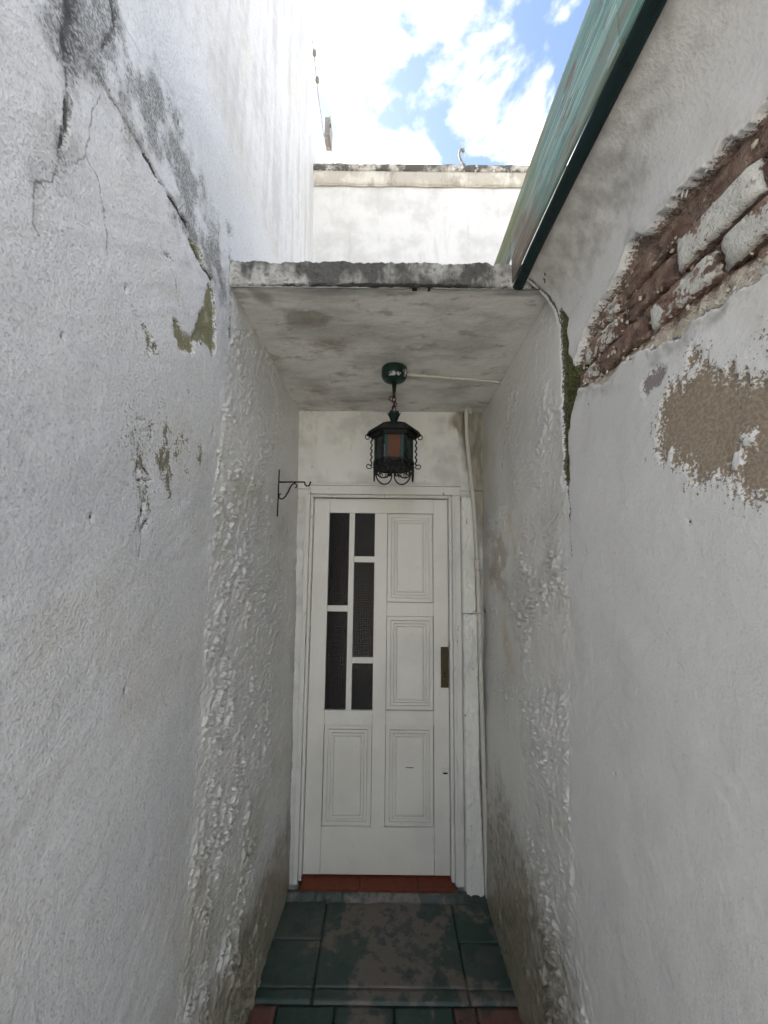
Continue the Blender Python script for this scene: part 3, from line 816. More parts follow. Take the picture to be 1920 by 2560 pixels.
box('rear_section', 0.565, 0.9, -2.9, -2.152, -0.2, 2.66, MT['right'], house_wall)

# the bricks that show where the plaster has fallen
def brick_mesh(name, L, H, D, seed, mat, chew=1.0):
    bm = box_bm(-D / 2, D / 2, -L / 2, L / 2, -H / 2, H / 2)
    bmesh.ops.subdivide_edges(bm, edges=bm.edges[:], cuts=13, use_grid_fill=True)
    bm.verts.ensure_lookup_table()
    C = np.array([v.co[:] for v in bm.verts])
    n = fbm(C[:, 1] * 22 + seed, C[:, 2] * 30 + C[:, 0] * 25, 4, seed)
    n2 = fbm(C[:, 1] * 60 + seed, C[:, 2] * 60 + C[:, 0] * 55, 3, seed + 7)
    ey = 1 - np.abs(C[:, 1]) / (L / 2); ez = 1 - np.abs(C[:, 2]) / (H / 2)
    rnd = np.clip(1 - ey * 14, 0, 1) ** 2 * 0.010 + np.clip(1 - ez * 5.0, 0, 1) ** 2 * 0.007
    for v, a, b, r_ in zip(bm.verts, n, n2, rnd):
        front = 1.0 if v.co.x < 0 else 0.0
        v.co.x += front * (r_ * chew - 0.004 * a * chew - 0.0015 * b + chew * 0.004 * max(0, a) * 2)
        v.co.x += front * 0.010 * chew * max(0.0, a - 0.22) * 3
        v.co.y *= 1 - 0.05 * (a + 0.4)
        v.co.z *= 1 - 0.16 * (a * 0.7 + b * 0.6 + 0.15)
    me = bm_mesh(name, bm, True)
    at = me.attributes.new('face', 'FLOAT', 'POINT')
    at.data.foreach_set('value', np.array([1.0 if v.co.x < -D * 0.2 else 0.3 for v in me.vertices], np.float32))
    me.materials.append(mat)
    return me
bricks = [  # y0, y1, z0, z1, depth below the plaster face, material, chew
    (-1.765, -1.545, 2.352, 2.408, 0.022, 'brick_raw', 1.2), (-1.530, -1.318, 2.356, 2.412, 0.022, 'brick_raw', 1.3), (-1.305, -1.205, 2.345, 2.393, 0.021, 'brick_part', 1.4),
    (-1.688, -1.512, 2.282, 2.343, 0.006, 'brick_white', 0.8), (-1.500, -1.325, 2.283, 2.340, 0.018, 'brick_raw', 1.4), (-1.310, -1.130, 2.278, 2.332, 0.018, 'brick_part', 1.4), (-1.90, -1.702, 2.284, 2.342, 0.010, 'brick_white', 0.9),
    (-1.83, -1.608, 2.207, 2.266, 0.005, 'brick_white', 0.8), (-1.595, -1.415, 2.212, 2.268, 0.014, 'brick_part', 1.3), (-1.400, -1.210, 2.212, 2.266, 0.016, 'brick_raw', 1.3), (-1.195, -1.105, 2.218, 2.264, 0.018, 'brick_part', 1.3),
    (-1.76, -1.665, 2.140, 2.192, 0.012, 'brick_white', 1.0)]
for i, (y0, y1, z0, z1, dp, mt, ch) in enumerate(bricks):
    me = brick_mesh('brick', y1 - y0, z1 - z0, 0.05, 40 + i * 13, MT[mt], ch)
    o = link('brick', me, None, house_wall)
    zc_ = (z0 + z1) / 2
    o.location = (float(XR(0, zc_)) + dp + 0.025, (y0 + y1) / 2, zc_)
    o.rotation_euler = (R(random.Random(i).uniform(-1.2, 1.2)), 0, R(random.Random(i + 50).uniform(-1.0, 1.0)))

# crumbs of mortar between the bricks, and flakes of plaster along the broken edges
def chunks(name, spots_, mat, seed, flat):
    rnd = random.Random(seed)
    bm = bmesh.new()
    for (y_, z_, r_, dp) in spots_:
        n0 = bmesh.ops.create_icosphere(bm, subdivisions=1, radius=1.0)['verts']
        rot = Matrix.Rotation(rnd.uniform(0, 6.28), 3, 'X') @ Matrix.Rotation(rnd.uniform(-0.35, 0.35), 3, 'Y')
        sx, sy, sz = r_ * flat, r_ * rnd.uniform(0.7, 1.6), r_ * rnd.uniform(0.5, 1.0)
        for v in n0:
            q = Vector((v.co.x * sx, v.co.y * sy, v.co.z * sz)) * rnd.uniform(0.72, 1.2)
            q = rot @ q
            v.co = Vector((float(XR(y_, z_)) + dp, y_, z_)) + q
    return tag(link(name, bm_mesh(name, bm), mat, house_wall), kind='stuff')
rnd = random.Random(77)
bty, btz = [p[0] for p in bandTop], [p[1] for p in bandTop]
bby, bbz = [p[0] for p in bandBot], [p[1] for p in bandBot]
crumbs, pale, flakes = [], [], []
for k in range(340):
    y_ = rnd.uniform(-1.9, -1.10)
    t_, b_ = float(np.interp(y_, bty, btz)), float(np.interp(y_, bby, bbz))
    z_ = rnd.uniform(b_ + 0.008, t_ - 0.012)
    mid_ = min(abs(z_ - q) for q in (2.348, 2.274, 2.203))
    if mid_ > 0.012 and rnd.random() < 0.55 and y_ < -1.35:
        continue
    (pale if rnd.random() < (0.25 if z_ > 2.24 else 0.6) else crumbs).append((y_, z_, rnd.uniform(0.002, 0.0058), rnd.uniform(0.014, 0.026)))
for k in range(26):
    y_ = rnd.uniform(-1.9, -1.12)
    if rnd.random() < 0.5: z_ = float(np.interp(y_, bty, btz)) + rnd.gauss(0, 0.007)
    else: z_ = float(np.interp(y_, bby, bbz)) + rnd.gauss(0.006, 0.010)
    flakes.append((y_, z_, rnd.uniform(0.003, 0.0085), rnd.uniform(0.003, 0.014)))
chunks('mortar_crumbs', crumbs, MT['brick_raw'], 5, 0.7)
chunks('pale_mortar_crumbs', pale, MT['crumb'], 6, 0.7)
chunks('plaster_flakes', flakes, MT['flake'], 7, 0.28)

# moss in the joint
rnd = random.Random(4)
bm = bmesh.new()
mp = np.array(mossP)
cnt = 0
while cnt < 900:
    y_, z_ = rnd.uniform(-1.135, -1.03), rnd.uniform(1.95, 2.53)
    if not inside(np.array([[y_, z_]]), mp)[0] or rnd.random() > 0.25 + 0.75 * math.exp(-((z_ - 2.2) / 0.12) ** 2):
        continue
    r_ = rnd.uniform(0.0015, 0.0045)
    c_ = Vector((float(XR(y_, z_)) + 0.008 - rnd.uniform(0, 0.006), y_, z_))
    a = [Vector((rnd.uniform(-1, 1), rnd.uniform(-1, 1), rnd.uniform(-1, 1))).normalized() * r_ for _ in range(4)]
    vs = [bm.verts.new(c_ + q) for q in a]
    for f in ((0, 1, 2), (0, 2, 3), (0, 3, 1), (1, 3, 2)):
        bm.faces.new([vs[k] for k in f])
    cnt += 1
tag(link('moss', bm_mesh('moss', bm), MT['moss']), 'green moss in the joint between the house wall and the door recess', 'moss', kind='stuff')

# roof behind the gutter
bm = bmesh.new()
vs = [bm.verts.new(p) for p in ((0.56, -2.9, 2.67), (0.56, -0.9, 2.67), (4.5, -0.9, 2.67), (4.5, -2.9, 2.67), (0.60, -2.9, 2.86), (0.60, -0.9, 2.86), (4.5, -0.9, 3.55), (4.5, -2.9, 3.55))]
for f in ((0, 1, 2, 3), (7, 6, 5, 4), (0, 4, 5, 1), (1, 5, 6, 2), (2, 6, 7, 3), (3, 7, 4, 0)):
    bm.faces.new([vs[k] for k in f])
tag(link('house_roof', bm_mesh('house_roof', bm), MT['roof']), kind='structure')

# ------------------------------------------------------------------ gutter
def sweep_y(name, prof, ys, mat, parent, thick, attrs=None, warp=None):
    """a sheet of the given x,z profile along y, with thickness"""
    prof = np.array(prof)
    t = np.gradient(prof, axis=0)
    t /= np.linalg.norm(t, axis=1)[:, None]
    nrm = np.stack([-t[:, 1], t[:, 0]], 1)
    n = len(prof)
    loop = np.vstack([prof, (prof + nrm * thick)[::-1]])
    ny = len(ys)
    V = np.zeros((ny * len(loop), 3))
    for i, y in enumerate(ys):
        q = loop.copy()
        if warp is not None:
            q = warp(q, y)
        V[i * len(loop):(i + 1) * len(loop), 0] = q[:, 0]
        V[i * len(loop):(i + 1) * len(loop), 1] = y
        V[i * len(loop):(i + 1) * len(loop), 2] = q[:, 1]
    m_ = len(loop)
    F = []
    for i in range(ny - 1):
        for k in range(m_):
            F.append((i * m_ + k, i * m_ + (k + 1) % m_, (i + 1) * m_ + (k + 1) % m_, (i + 1) * m_ + k))
    for base in (0, (ny - 1) * m_):
        for k in range(n - 1):
            F.append((base + k, base + k + 1, base + m_ - 2 - k, base + m_ - 1 - k))
    me = np_mesh(name, V, np.array(F), attrs(V) if attrs else None, True)
    o = link(name, me, mat, parent)
    bmx = bmesh.new(); bmx.from_mesh(me); bmesh.ops.recalc_face_normals(bmx, faces=bmx.faces[:]); bmx.to_mesh(me); bmx.free()
    return o
gutter = empty('roof_gutter', (0.47, -1.5, 2.6))
def gparent(o):
    o.parent = gutter
    o.matrix_parent_inverse = Matrix.Translation(-Vector(gutter.location))
    return o
ys_f = np.concatenate([np.linspace(-2.9, -2.4, 4), np.linspace(-2.3, -0.45, 90)])
prof = [(0.4480, 2.641), (0.4478, 2.67), (0.4476, 2.70), (0.4474, 2.74), (0.4474, 2.78), (0.4476, 2.82), (0.4480, 2.86), (0.4490, 2.885), (0.4530, 2.894), (0.460, 2.893)]
def f_attr(V):
    y_, z_ = V[:, 1], V[:, 2]
    al = sst(-1.75, -0.95, y_) * (0.42 + 0.55 * sst(2.74, 2.88, z_))
    ru = sst(-1.50, -1.05, y_) * (1 - sst(2.76, 2.85, z_)) * 0.95
    return {'algae': np.clip(al, 0, 1), 'rust': np.clip(ru, 0, 1)}
def f_warp(q, y):
    q = q.copy()
    q[:, 0] += 0.003 * float(pn(np.array([y * 3.0]), np.array([1.7]), 5)[0]) + 0.012 * max(0, y + 1.4)
    q[:, 1] += 0.003 * float(pn(np.array([y * 2.0]), np.array([4.7]), 6)[0])
    return q
# above the canopy the sheet is cut back to clear the slab
o = sweep_y('fascia_sheet', prof, ys_f[ys_f < -1.004], MT['fascia'], None, 0.003, f_attr, f_warp); gparent(o)
ys2 = np.concatenate([[-1.004], ys_f[ys_f > -1.0]])
o = sweep_y('fascia_sheet', [p for p in prof if p[1] > 2.735], ys2, MT['fascia'], None, 0.003, f_attr, f_warp); gparent(o)
lipp = []
for k in range(13):
    a = math.pi * (1.0 + k / 12 * 0.86)
    lipp.append((0.4665 + 0.0185 * math.cos(a), 2.640 + 0.013 * math.sin(a)))
def l_warp(q, y):
    q = q.copy()
    q[:, 0] += 0.010 * max(0, y + 1.4)
    q[:, 1] -= 0.010 * max(0, y + 1.15) / 0.15
    return q
for yj in (-1.62, -2.25):
    bm = box_bm(0.4435, 0.4470, yj, yj + 0.035, 2.645, 2.885, 0.001)
    gparent(link('seam_strap', bm_mesh('seam_strap', bm), MT['fascia']))
o = sweep_y('gutter_lip', lipp, np.concatenate([np.linspace(-2.9, -2.4, 4), np.linspace(-2.3, -1.006, 50)]), MT['lip'], None, 0.0025, None, l_warp); gparent(o)
tag(gutter, 'weathered green metal roof gutter with dark lower lip along the right eave', 'gutter')

# small dead weed under the gutter end
wd = empty('dry_weed', (0.533, -1.06, 2.62))
for k, pts in enumerate(([(0, 0, 0), (-0.004, -0.012, 0.012), (-0.002, -0.035, 0.006), (0.0, -0.058, -0.002)], [(-0.004, -0.012, 0.012), (-0.008, 0.008, 0.030), (-0.01, 0.024, 0.042)], [(0, 0, 0), (0.0, -0.012, -0.012), (0.002, -0.008, -0.022)], [(-0.003, -0.02, 0.010), (-0.006, -0.03, -0.012)])):
    tube('stem', pts, 0.0016, MT['twig'], wd, 5)
tag(wd, 'tiny dry weed sprouting under the end of the green gutter', 'weed')

# ------------------------------------------------------------------ canopy slab over the door
Xs = np.linspace(-0.565, 0.615, 260)
def ring_prof():
    p = []
    for y in np.linspace(0.34, -0.985, 30): p.append((y, 2.728))
    for a in np.linspace(0.1, 1.4, 5): p.append((-0.985 - 0.015 * math.sin(a), 2.713 + 0.015 * math.cos(a)))
    for zz in np.linspace(2.705, 2.640, 18): p.append((-1.0, zz))
    for y in np.linspace(-0.998, -0.98, 4): p.append((y, 2.632))
    return p
pr = np.array(ring_prof())
gx, gi = np.meshgrid(Xs, np.arange(len(pr)), indexing='ij')
yy = pr[gi.ravel(), 0]; zz = pr[gi.ravel(), 1]; xx = gx.ravel()
front = sst(-0.96, -0.99, yy) if False else (yy < -0.97).astype(float)
n = fbm(xx * 16, zz * 20 + yy * 8, 4, 400)
topm = sst(2.69, 2.73, zz) * front
yy = yy + front * (0.004 * n + 0.005 * fbm(xx * 45, zz * 45, 3, 404))
zz = zz + topm * (0.016 * fbm(xx * 10, xx * 0 + 1, 4, 410) + 0.010 * fbm(xx * 40, xx * 0 + 4, 3, 412)) + (1 - topm) * front * 0.009 * (1 - sst(2.632, 2.66, zz)) * fbm(xx * 22, xx * 0, 4, 420)
V = np.stack([xx, yy, zz], 1)
nu, nv = gx.shape
edge = sst(2.715, 2.73, zz) * 0.9
edgelow = (1 - sst(2.633, 2.660, zz)) * (0.75 + 0.5 * np.exp(-((xx - 0.05) / 0.28) ** 2))
F = grid_faces(nu, nv, True)
Vb = np.array([(x, y, 2.64) for x in (Xs[0], Xs[-1]) for y in (0.34, -0.97)])
me = np_mesh('concrete_canopy', V, F, {'edge': edge, 'edgelow': edgelow, 'dirt': np.clip(0.44 + 0.42 * np.exp(-((xx - 0.02) / 0.34) ** 2) + 0.75 * fbm(xx * 7, zz * 6, 5, 433, 0.65), 0, 1)})
canopy = tag(link('concrete_canopy', me, MT['slab']), 'black stained concrete slab canopy spanning the passage above the lantern', 'canopy')
box('slab_core', -0.57, 0.617, -0.962, 0.335, 2.655, 2.715, MT['slab'], canopy)
# soffit
Xs = np.linspace(-0.56, 0.614, 120); Yq = np.linspace(-0.995, 0.02, 110)
gx, gy = np.meshgrid(Xs, Yq, indexing='ij')
xx, yy = gx.ravel(), gy.ravel()
zz = 2.628 - 0.070 * sst(-1.0, 0.0, yy) + 0.004 * fbm(xx * 4, yy * 4, 4, 500) + 0.0012 * fbm(xx * 18, yy * 30, 3, 505)
st = np.zeros(len(xx)); br = np.zeros(len(xx))
for cx, cy, sx, sy, w in ((-0.29, -0.83, 0.12, 0.08, 1.0), (-0.43, -0.95, 0.06, 0.06, 0.7), (-0.2, -0.62, 0.2, 0.10, 0.6), (0.14, -0.84, 0.1, 0.05, 0.4), (0.3, -0.6, 0.2, 0.12, 0.25)):
    st += w * np.exp(-((xx - cx) / sx) ** 2 - ((yy - cy) / sy) ** 2)
for cx, cy, sx, sy, w in ((-0.22, -0.68, 0.16, 0.06, 0.8), (-0.33, -0.3, 0.10, 0.12, 0.7), (-0.40, -0.1, 0.1, 0.15, 0.5)):
    br += w * np.exp(-((xx - cx) / sx) ** 2 - ((yy - cy) / sy) ** 2)
fr = 1 - sst(-1.0, -0.88, yy)
nu, nv = gx.shape
Vs, S, A2 = skirt(np.stack([xx, yy, zz], 1), nu, nv, {'stain': np.clip(st, 0, 1), 'brown': np.clip(br, 0, 1), 'front': fr * 0.8}, (0, 0, 0.022))
me = np_mesh('soffit', Vs, np.vstack([grid_faces(nu, nv, True), S]), A2)
tag(link('soffit', me, MT['soffit'], canopy), 'grey stained plaster underside of the canopy')

# ------------------------------------------------------------------ wall round the door, pilaster
def wall_piece(name, x0, x1, z0, z1, y, mat, parent, res=0.008, dampf=None, depth=0.2, seed=600):
    Xs = np.linspace(x0, x1, max(3, int((x1 - x0) / res))); Zs = np.linspace(z0, z1, max(3, int((z1 - z0) / res)))
    gx, gz = np.meshgrid(Xs, Zs, indexing='ij')
    xx, zz = gx.ravel(), gz.ravel()
    yy = y + 0.003 * fbm(xx * 6, zz * 6, 4, seed) + 0.0012 * fbm(xx * 30, zz * 30, 3, seed + 3)
    dm = dampf(xx, zz) if dampf else np.zeros(len(xx))
    nu, nv = gx.shape
    V, S, A2 = skirt(np.stack([xx, yy, zz], 1), nu, nv, {'damp': dm}, (0, depth, 0))
    return link(name, np_mesh(name, V, np.vstack([grid_faces(nu, nv), S]), A2), mat, parent)
def dampf(x, z):
    return np.clip(0.95 * np.exp(-((x - 0.50) / 0.06) ** 2) * sst(1.9, 2.45, z) + 0.8 * np.exp(-((x - 0.47) / 0.11) ** 2 - ((z - 2.50) / 0.06) ** 2)
                   + 0.45 * np.exp(-((x + 0.42) / 0.12) ** 2) * sst(2.2, 2.5, z) + 0.85 * sst(0.505, 0.56, x) * (0.6 + 0.4 * sst(1.2, 2.2, z)), 0, 1)
ew = empty('entrance_wall', (0, 0, 0))
wall_piece('lintel_wall', -0.50, 0.615, 2.09, 2.64, -0.035, MT['doorwall'], ew, dampf=dampf)
wall_piece('side_wall', -0.50, -0.412, -0.1, 2.088, -0.035, MT['doorwall'], ew, seed=620)
wall_piece('side_wall', 0.412, 0.615, -0.1, 2.088, -0.035, MT['doorwall'], ew, dampf=dampf, seed=630)
tag(ew, 'shaded white wall round the door under the canopy', 'wall')

def rough_post(name, x0, x1, x1b, yf, z0, z1, mat, seed):
    zs = np.linspace(z0, z1, int((z1 - z0) / 0.008))
    V = []
    npf = 22
    for zq in zs:
        xr = x1b + (x1 - x1b) * min(1, max(0, zq / 0.5))
        loop = []
        for t in np.linspace(0, 1, npf):
            x = x0 + (xr - x0) * t
            e = min(t, 1 - t)
            loop.append((x, yf + 0.012 * max(0, 1 - e * 9) ** 2))
        loop = [(x0, -0.036)] + loop + [(xr, -0.036)]
        V += [(a, b, zq) for a, b in loop]
    V = np.array(V)
    m_ = npf + 2
    n = fbm(V[:, 0] * 26, V[:, 2] * 22, 4, seed)
    rid = np.clip(1 - np.abs(fbm(V[:, 0] * 40, V[:, 2] * 36, 3, seed + 9)) * 6, 0, 1)
    msk = (V[:, 1] < -0.05)
    V[:, 1] -= msk * (0.0055 * n + 0.0050 * rid)
    V[:, 0] += 0.003 * fbm(V[:, 2] * 14, V[:, 1] * 5, 3, seed + 3)
    i, j = np.meshgrid(np.arange(len(zs) - 1), np.arange(m_ - 1), indexing='ij')
    a = (i * m_ + j).ravel()
    F = np.stack([a, a + 1, a + m_ + 1, a + m_], 1)
    cap = [(((len(zs) - 1) * m_) + k, ((len(zs) - 1) * m_) + k + 1, ((len(zs) - 1) * m_) + m_ - 2 - k, ((len(zs) - 1) * m_) + m_ - 1 - k) for k in range(m_ // 2 - 1)]
    return link(name, np_mesh(name, V, np.vstack([F, np.array(cap)])), mat)
pil = rough_post('pilaster', 0.4535, 0.536, 0.552, -0.088, 0.0, 1.40, MT['pil'], 700)
tag(pil, 'narrow rough white pilaster between the door frame and the wall pipe', 'pilaster')
pb = rough_post('upper_block', 0.4535, 0.530, 0.536, -0.084, 1.403, 2.045, MT['pil'], 720)
pb.parent = pil

# ------------------------------------------------------------------ door
door = empty('front_door', (0, 0, 0.04))
def dparent(o, p=None):
    p = p or door
    o.parent = p
    o.matrix_parent_inverse = p.matrix_world.inverted() if p is not door else Matrix.Translation(-Vector(door.location))
    return o
D0, D1 = 0.0, 0.040
LX0, LX1, LZ0, LZ1 = -0.388, 0.388, 0.040, 2.040
def dbox(name, x0, x1, z0, z1, y0=D0, y1=D1, mat='door', bev=0.002):
    return dparent(box(name, x0, x1, y0, y1, z0, z1, MT[mat], None, bev))
g = 0.0006
dbox('stile', LX0, -0.299, LZ0, LZ1)
dbox('stile', 0.305, LX1, LZ0, LZ1)
dbox('rail', -0.299 + g, 0.305 - g, 1.956, LZ1, 0.0008)
dbox('rail', -0.299 + g, 0.305 - g, LZ0, 0.268, 0.0008)
dbox('rail', -0.299 + g, -0.034 - g, 0.784, 0.861, 0.0008)
dbox('rail', 0.039 + g, 0.305 - g, 0.784, 0.861, 0.0008)
dbox('rail', 0.039 + g, 0.305 - g, 1.371, 1.447, 0.0008)
dbox('mullion', -0.034, 0.039, 0.268 + g, 1.956 - g, 0.0003)
dbox('glazing_bar', -0.182, -0.151, 0.861 + g, 1.956 - g, 0.001, 0.036)
dbox('glazing_bar', -0.299 + g, -0.182 - g, 1.393, 1.426, 0.002, 0.035)
dbox('glazing_bar', -0.151 + g, -0.034 - g, 1.671, 1.705, 0.002, 0.035)
dbox('glazing_bar', -0.151 + g, -0.034 - g, 1.111, 1.143, 0.002, 0.035)

def panel(x0, x1, z0, z1):
    ins = [(0, 0.017), (0.0015, 0.013), (0.021, 0.012), (0.0225, 0.018), (0.0245, 0.018), (0.0265, 0.008), (0.038, 0.009), (0.0395, 0.014), (0.0410, 0.014), (0.043, 0.004), (0.0525, 0.0055), (0.054, 0.010), (0.0555, 0.010), (0.059, 0.0005), (0.072, -0.0005)]
    bm = bmesh.new()
    rings = []
    for d, y in ins:
        rings.append([bm.verts.new(p) for p in ((x0 + d, y, z0 + d), (x1 - d, y, z0 + d), (x1 - d, y, z1 - d), (x0 + d, y, z1 - d))])
    back = [bm.verts.new(p) for p in ((x0, 0.03, z0), (x1, 0.03, z0), (x1, 0.03, z1), (x0, 0.03, z1))]
    rings = [back] + rings
    for A_, B_ in zip(rings, rings[1:]):
        for k in range(4):
            bm.faces.new((A_[k], A_[(k + 1) % 4], B_[(k + 1) % 4], B_[k]))
    bm.faces.new(rings[-1]); bm.faces.new(back[::-1])
    return dparent(link('panel', bm_mesh('panel', bm), MT['door']))
for q in ((0.0405, 0.3035, 1.4485, 1.9545), (0.0405, 0.3035, 0.8625, 1.3695), (-0.2975, -0.0355, 0.2695, 0.7825), (0.0405, 0.3035, 0.2695, 0.7825)):
    panel(*q)

def pane(x0, x1, z0, z1):
    """square-relief glass: every square is a small bevelled stud"""
    nx = max(1, round((x1 - x0) / 0.0098)); nz = max(1, round((z1 - z0) / 0.0098))
    ax, az = (x1 - x0) / nx, (z1 - z0) / nz
    V = []; F = []
    for i in range(nx):
        for j in range(nz):
            cx, cz = x0 + i * ax, z0 + j * az
            b = len(V)
            V += [(cx, 0.016, cz), (cx + ax, 0.016, cz), (cx + ax, 0.016, cz + az), (cx, 0.016, cz + az)]
            q = 0.0030
            V += [(cx + q, 0.0135, cz + q), (cx + ax - q, 0.0135, cz + q), (cx + ax - q, 0.0135, cz + az - q), (cx + q, 0.0135, cz + az - q)]
            F += [(b + 4, b + 5, b + 6, b + 7)] + [(b + k, b + (k + 1) % 4, b + 4 + (k + 1) % 4, b + 4 + k) for k in range(4)]
    b = len(V)
    V += [(x0, 0.020, z0), (x1, 0.020, z0), (x1, 0.020, z1), (x0, 0.020, z1)]
    F += [(b, b + 3, b + 2, b + 1)]
    me = np_mesh('glass_pane', np.array(V), np.array(F), None, False)
    me.materials.append(MT['pane']); me.materials.append(MT['pane_glint'])
    me.polygons.foreach_set('material_index', np.array([0 if (i % 5 == 0 or i == len(F) - 1) else 1 for i in range(len(F))], np.int32))
    return dparent(link('glass_pane', me))
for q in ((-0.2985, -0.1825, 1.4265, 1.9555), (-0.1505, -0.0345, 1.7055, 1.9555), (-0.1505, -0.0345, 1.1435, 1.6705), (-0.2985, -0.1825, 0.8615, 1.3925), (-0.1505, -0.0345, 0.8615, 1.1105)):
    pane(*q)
# brass pull plate with a keyhole slot
pp = dparent(box('pull_plate', 0.344, 0.3865, -0.006, -0.0005, 0.988, 1.206, MT['brass'], None, 0.0015))
tag(pp, 'tarnished brass plate')
for nm, q in (('recess_plate', (0.353, 0.377, -0.0085, -0.0062, 1.065, 1.180)), ('knob', (0.357, 0.373, -0.016, -0.0062, 1.035, 1.050))):
    o = box(nm, q[0], q[1], q[2], q[3], q[4], q[5], MT['brass'], None, 0.001); o.parent = pp
# old lock plate painted over
bm = box_bm(0.341, 0.386, -0.007, -0.0005, 0.514, 0.556, 0.002)
for k in range(3):
    box_bm(0.3425 + k * 0.016, 0.3525 + k * 0.016, -0.006, -0.0005, 0.5565, 0.573 - 0.006 * (k == 1), 0.001, 2, bm)
lk = dparent(link('lock_plate', bm_mesh('lock_plate', bm), MT['door']))
o = box('key_slot', 0.352, 0.376, -0.0082, -0.0071, 0.543, 0.551, MT['black']); o.parent = lk
dparent(box('thin_mark', 0.151, 0.193, -0.0022, -0.0012, 0.569, 0.5725, MT['tin'], None, 0.0003))  # thin bar added as a faint mark on the door face
# frame: casing and inner stop
fr = dparent(box('frame_head', -0.412, 0.452, -0.062, 0.05, 2.058, 2.106, MT['frame'], None, 0.004))
dparent(box('frame_head_lip', -0.4135, 0.4535, -0.070, -0.030, 2.1065, 2.118, MT['frame'], None, 0.003))
dparent(box('frame_stop', -0.390, 0.390, -0.038, -0.003, 2.043, 2.0575, MT['frame'], None, 0.002))
dparent(box('frame_jamb', -0.430, -0.4045, -0.060, 0.05, 0.034, 2.0575, MT['frame'], None, 0.004))
dparent(box('frame_stop', -0.404, -0.3895, -0.036, 0.05, 0.034, 2.0575, MT['frame'], None, 0.002))
dparent(box('frame_jamb', 0.406, 0.4515, -0.060, 0.05, 0.034, 2.0575, MT['frame'], None, 0.004))
dparent(box('frame_stop', 0.3895, 0.4055, -0.036, 0.05, 0.034, 2.0575, MT['frame'], None, 0.002))
dparent(box('frame_bead', 0.418, 0.430, -0.066, -0.0605, 0.036, 2.056, MT['frame'], None, 0.002))
tag(door, 'white panelled front door with five dark glass panes and brass plate', 'door')

# dim hallway behind the glass
bm = bmesh.new()
bmesh.ops.create_cube(bm, size=1)
for v in bm.verts:
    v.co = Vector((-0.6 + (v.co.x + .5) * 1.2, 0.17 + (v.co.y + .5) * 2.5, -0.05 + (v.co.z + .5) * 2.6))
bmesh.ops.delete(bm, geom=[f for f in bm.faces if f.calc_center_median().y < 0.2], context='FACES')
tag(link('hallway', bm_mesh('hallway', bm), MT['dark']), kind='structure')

# ------------------------------------------------------------------ threshold and floor
thr = empty('threshold', (0, 0, 0)); tag(thr, kind='structure')
for x0, x1 in ((-0.3885, -0.0875), (-0.0850, 0.2125), (0.2150, 0.4030)):
    box('tile', x0, x1, -0.085, 0.16, 0.012, 0.033, MT['terracotta'], thr, 0.002)
def mound(name, x0, x1, y0, y1, z0, z1, mat, parent, seed, res=0.009):
    Xs = np.linspace(x0, x1, max(4, int((x1 - x0) / res))); n = 9
    V = []
    for x in Xs:
        for k in range(n):
            t = k / (n - 1)
            y = y0 + (y1 - y0) * t
            zz_ = z0 + (z1 - z0) * (sst(0, 1, np.array([t]))[0])
            V.append((x, y, zz_))
    V = np.array(V)
    a = fbm(V[:, 0] * 18, V[:, 1] * 18, 4, seed)
    V[:, 2] += 0.008 * a * (1 - (V[:, 1] - y0) / (y1 - y0) * 0.7)
    V[:, 1] += 0.012 * fbm(V[:, 0] * 12, V[:, 1] * 3, 3, seed + 5) * ((y1 - V[:, 1]) / (y1 - y0))
    V, S, A2 = skirt(V, len(Xs), n, {}, (0, 0, -0.05))
    return link(name, np_mesh(name, V, np.vstack([grid_faces(len(Xs), n), S])), mat, parent)
mound('mortar_fillet', -0.455, 0.470, -0.125, -0.078, -0.004, 0.028, MT['mortar'], thr, 800)
mound('mortar_fillet', 0.445, 0.575, -0.115, -0.080, 0.002, 0.020, MT['mortar'], thr, 820)

fl = empty('passage_floor', (0, 0, 0)); tag(fl, kind='structure')
def tile(x0, x1, y0, y1, zt, mat, seed, th=0.03, wob=0.0022):
    Xs = np.linspace(x0, x1, max(4, int((x1 - x0) / 0.012))); Yq = np.linspace(y0, y1, max(4, int((y1 - y0) / 0.012)))
    gx, gy = np.meshgrid(Xs, Yq, indexing='ij')
    xx, yy = gx.ravel(), gy.ravel()
    e = np.minimum(np.minimum(xx - x0, x1 - xx), np.minimum(yy - y0, y1 - yy))
    zz = zt + wob * fbm(xx * 9, yy * 9, 4, seed) - 0.0014 * np.clip(1 - e / 0.004, 0, 1) ** 2 + 0.0008 * fbm(xx * 40, yy * 40, 3, seed + 4)
    V, S, A2 = skirt(np.stack([xx, yy, zz], 1), len(Xs), len(Yq), {}, (0, 0, -th))
    return link('tile', np_mesh('tile', V, np.vstack([grid_faces(len(Xs), len(Yq)), S])), mat, fl)
sd = 900
for (x0, x1), ysl in (((-0.475, -0.2435), (-0.085, -0.298, -0.492, -0.540)), ((-0.2405, 0.3715), (-0.085, -0.490, -0.5425)), ((0.3745, 0.580), (-0.085, -0.304, -0.494, -0.538))):
    for ya, yb in zip(ysl, ysl[1:]):
        sd += 11
        tile(x0, x1, yb + 0.0006, ya - 0.0006, 0.0, MT['tilegreen'], sd, 0.04)
row = -0.5435
for r_ in range(6):
    for (x0, x1), mt in (((-0.53, -0.3725), 'tilered'), ((-0.3705, -0.150), 'tilegreen'), ((-0.148, 0.078), 'tilegreen'), ((0.080, 0.3045), 'tilegreen'), ((0.3065, 0.3925), 'tilered'), ((0.3945, 0.60), 'tilered')):
        sd += 7
        tile(x0, x1, row - 0.199, row - 0.001, -0.007, MT[mt], sd, 0.03)
    row -= 0.2
box('mortar_bed', -0.6, 0.62, -3.2, 0.3, -0.0895, -0.042, MT['mortar'], fl)

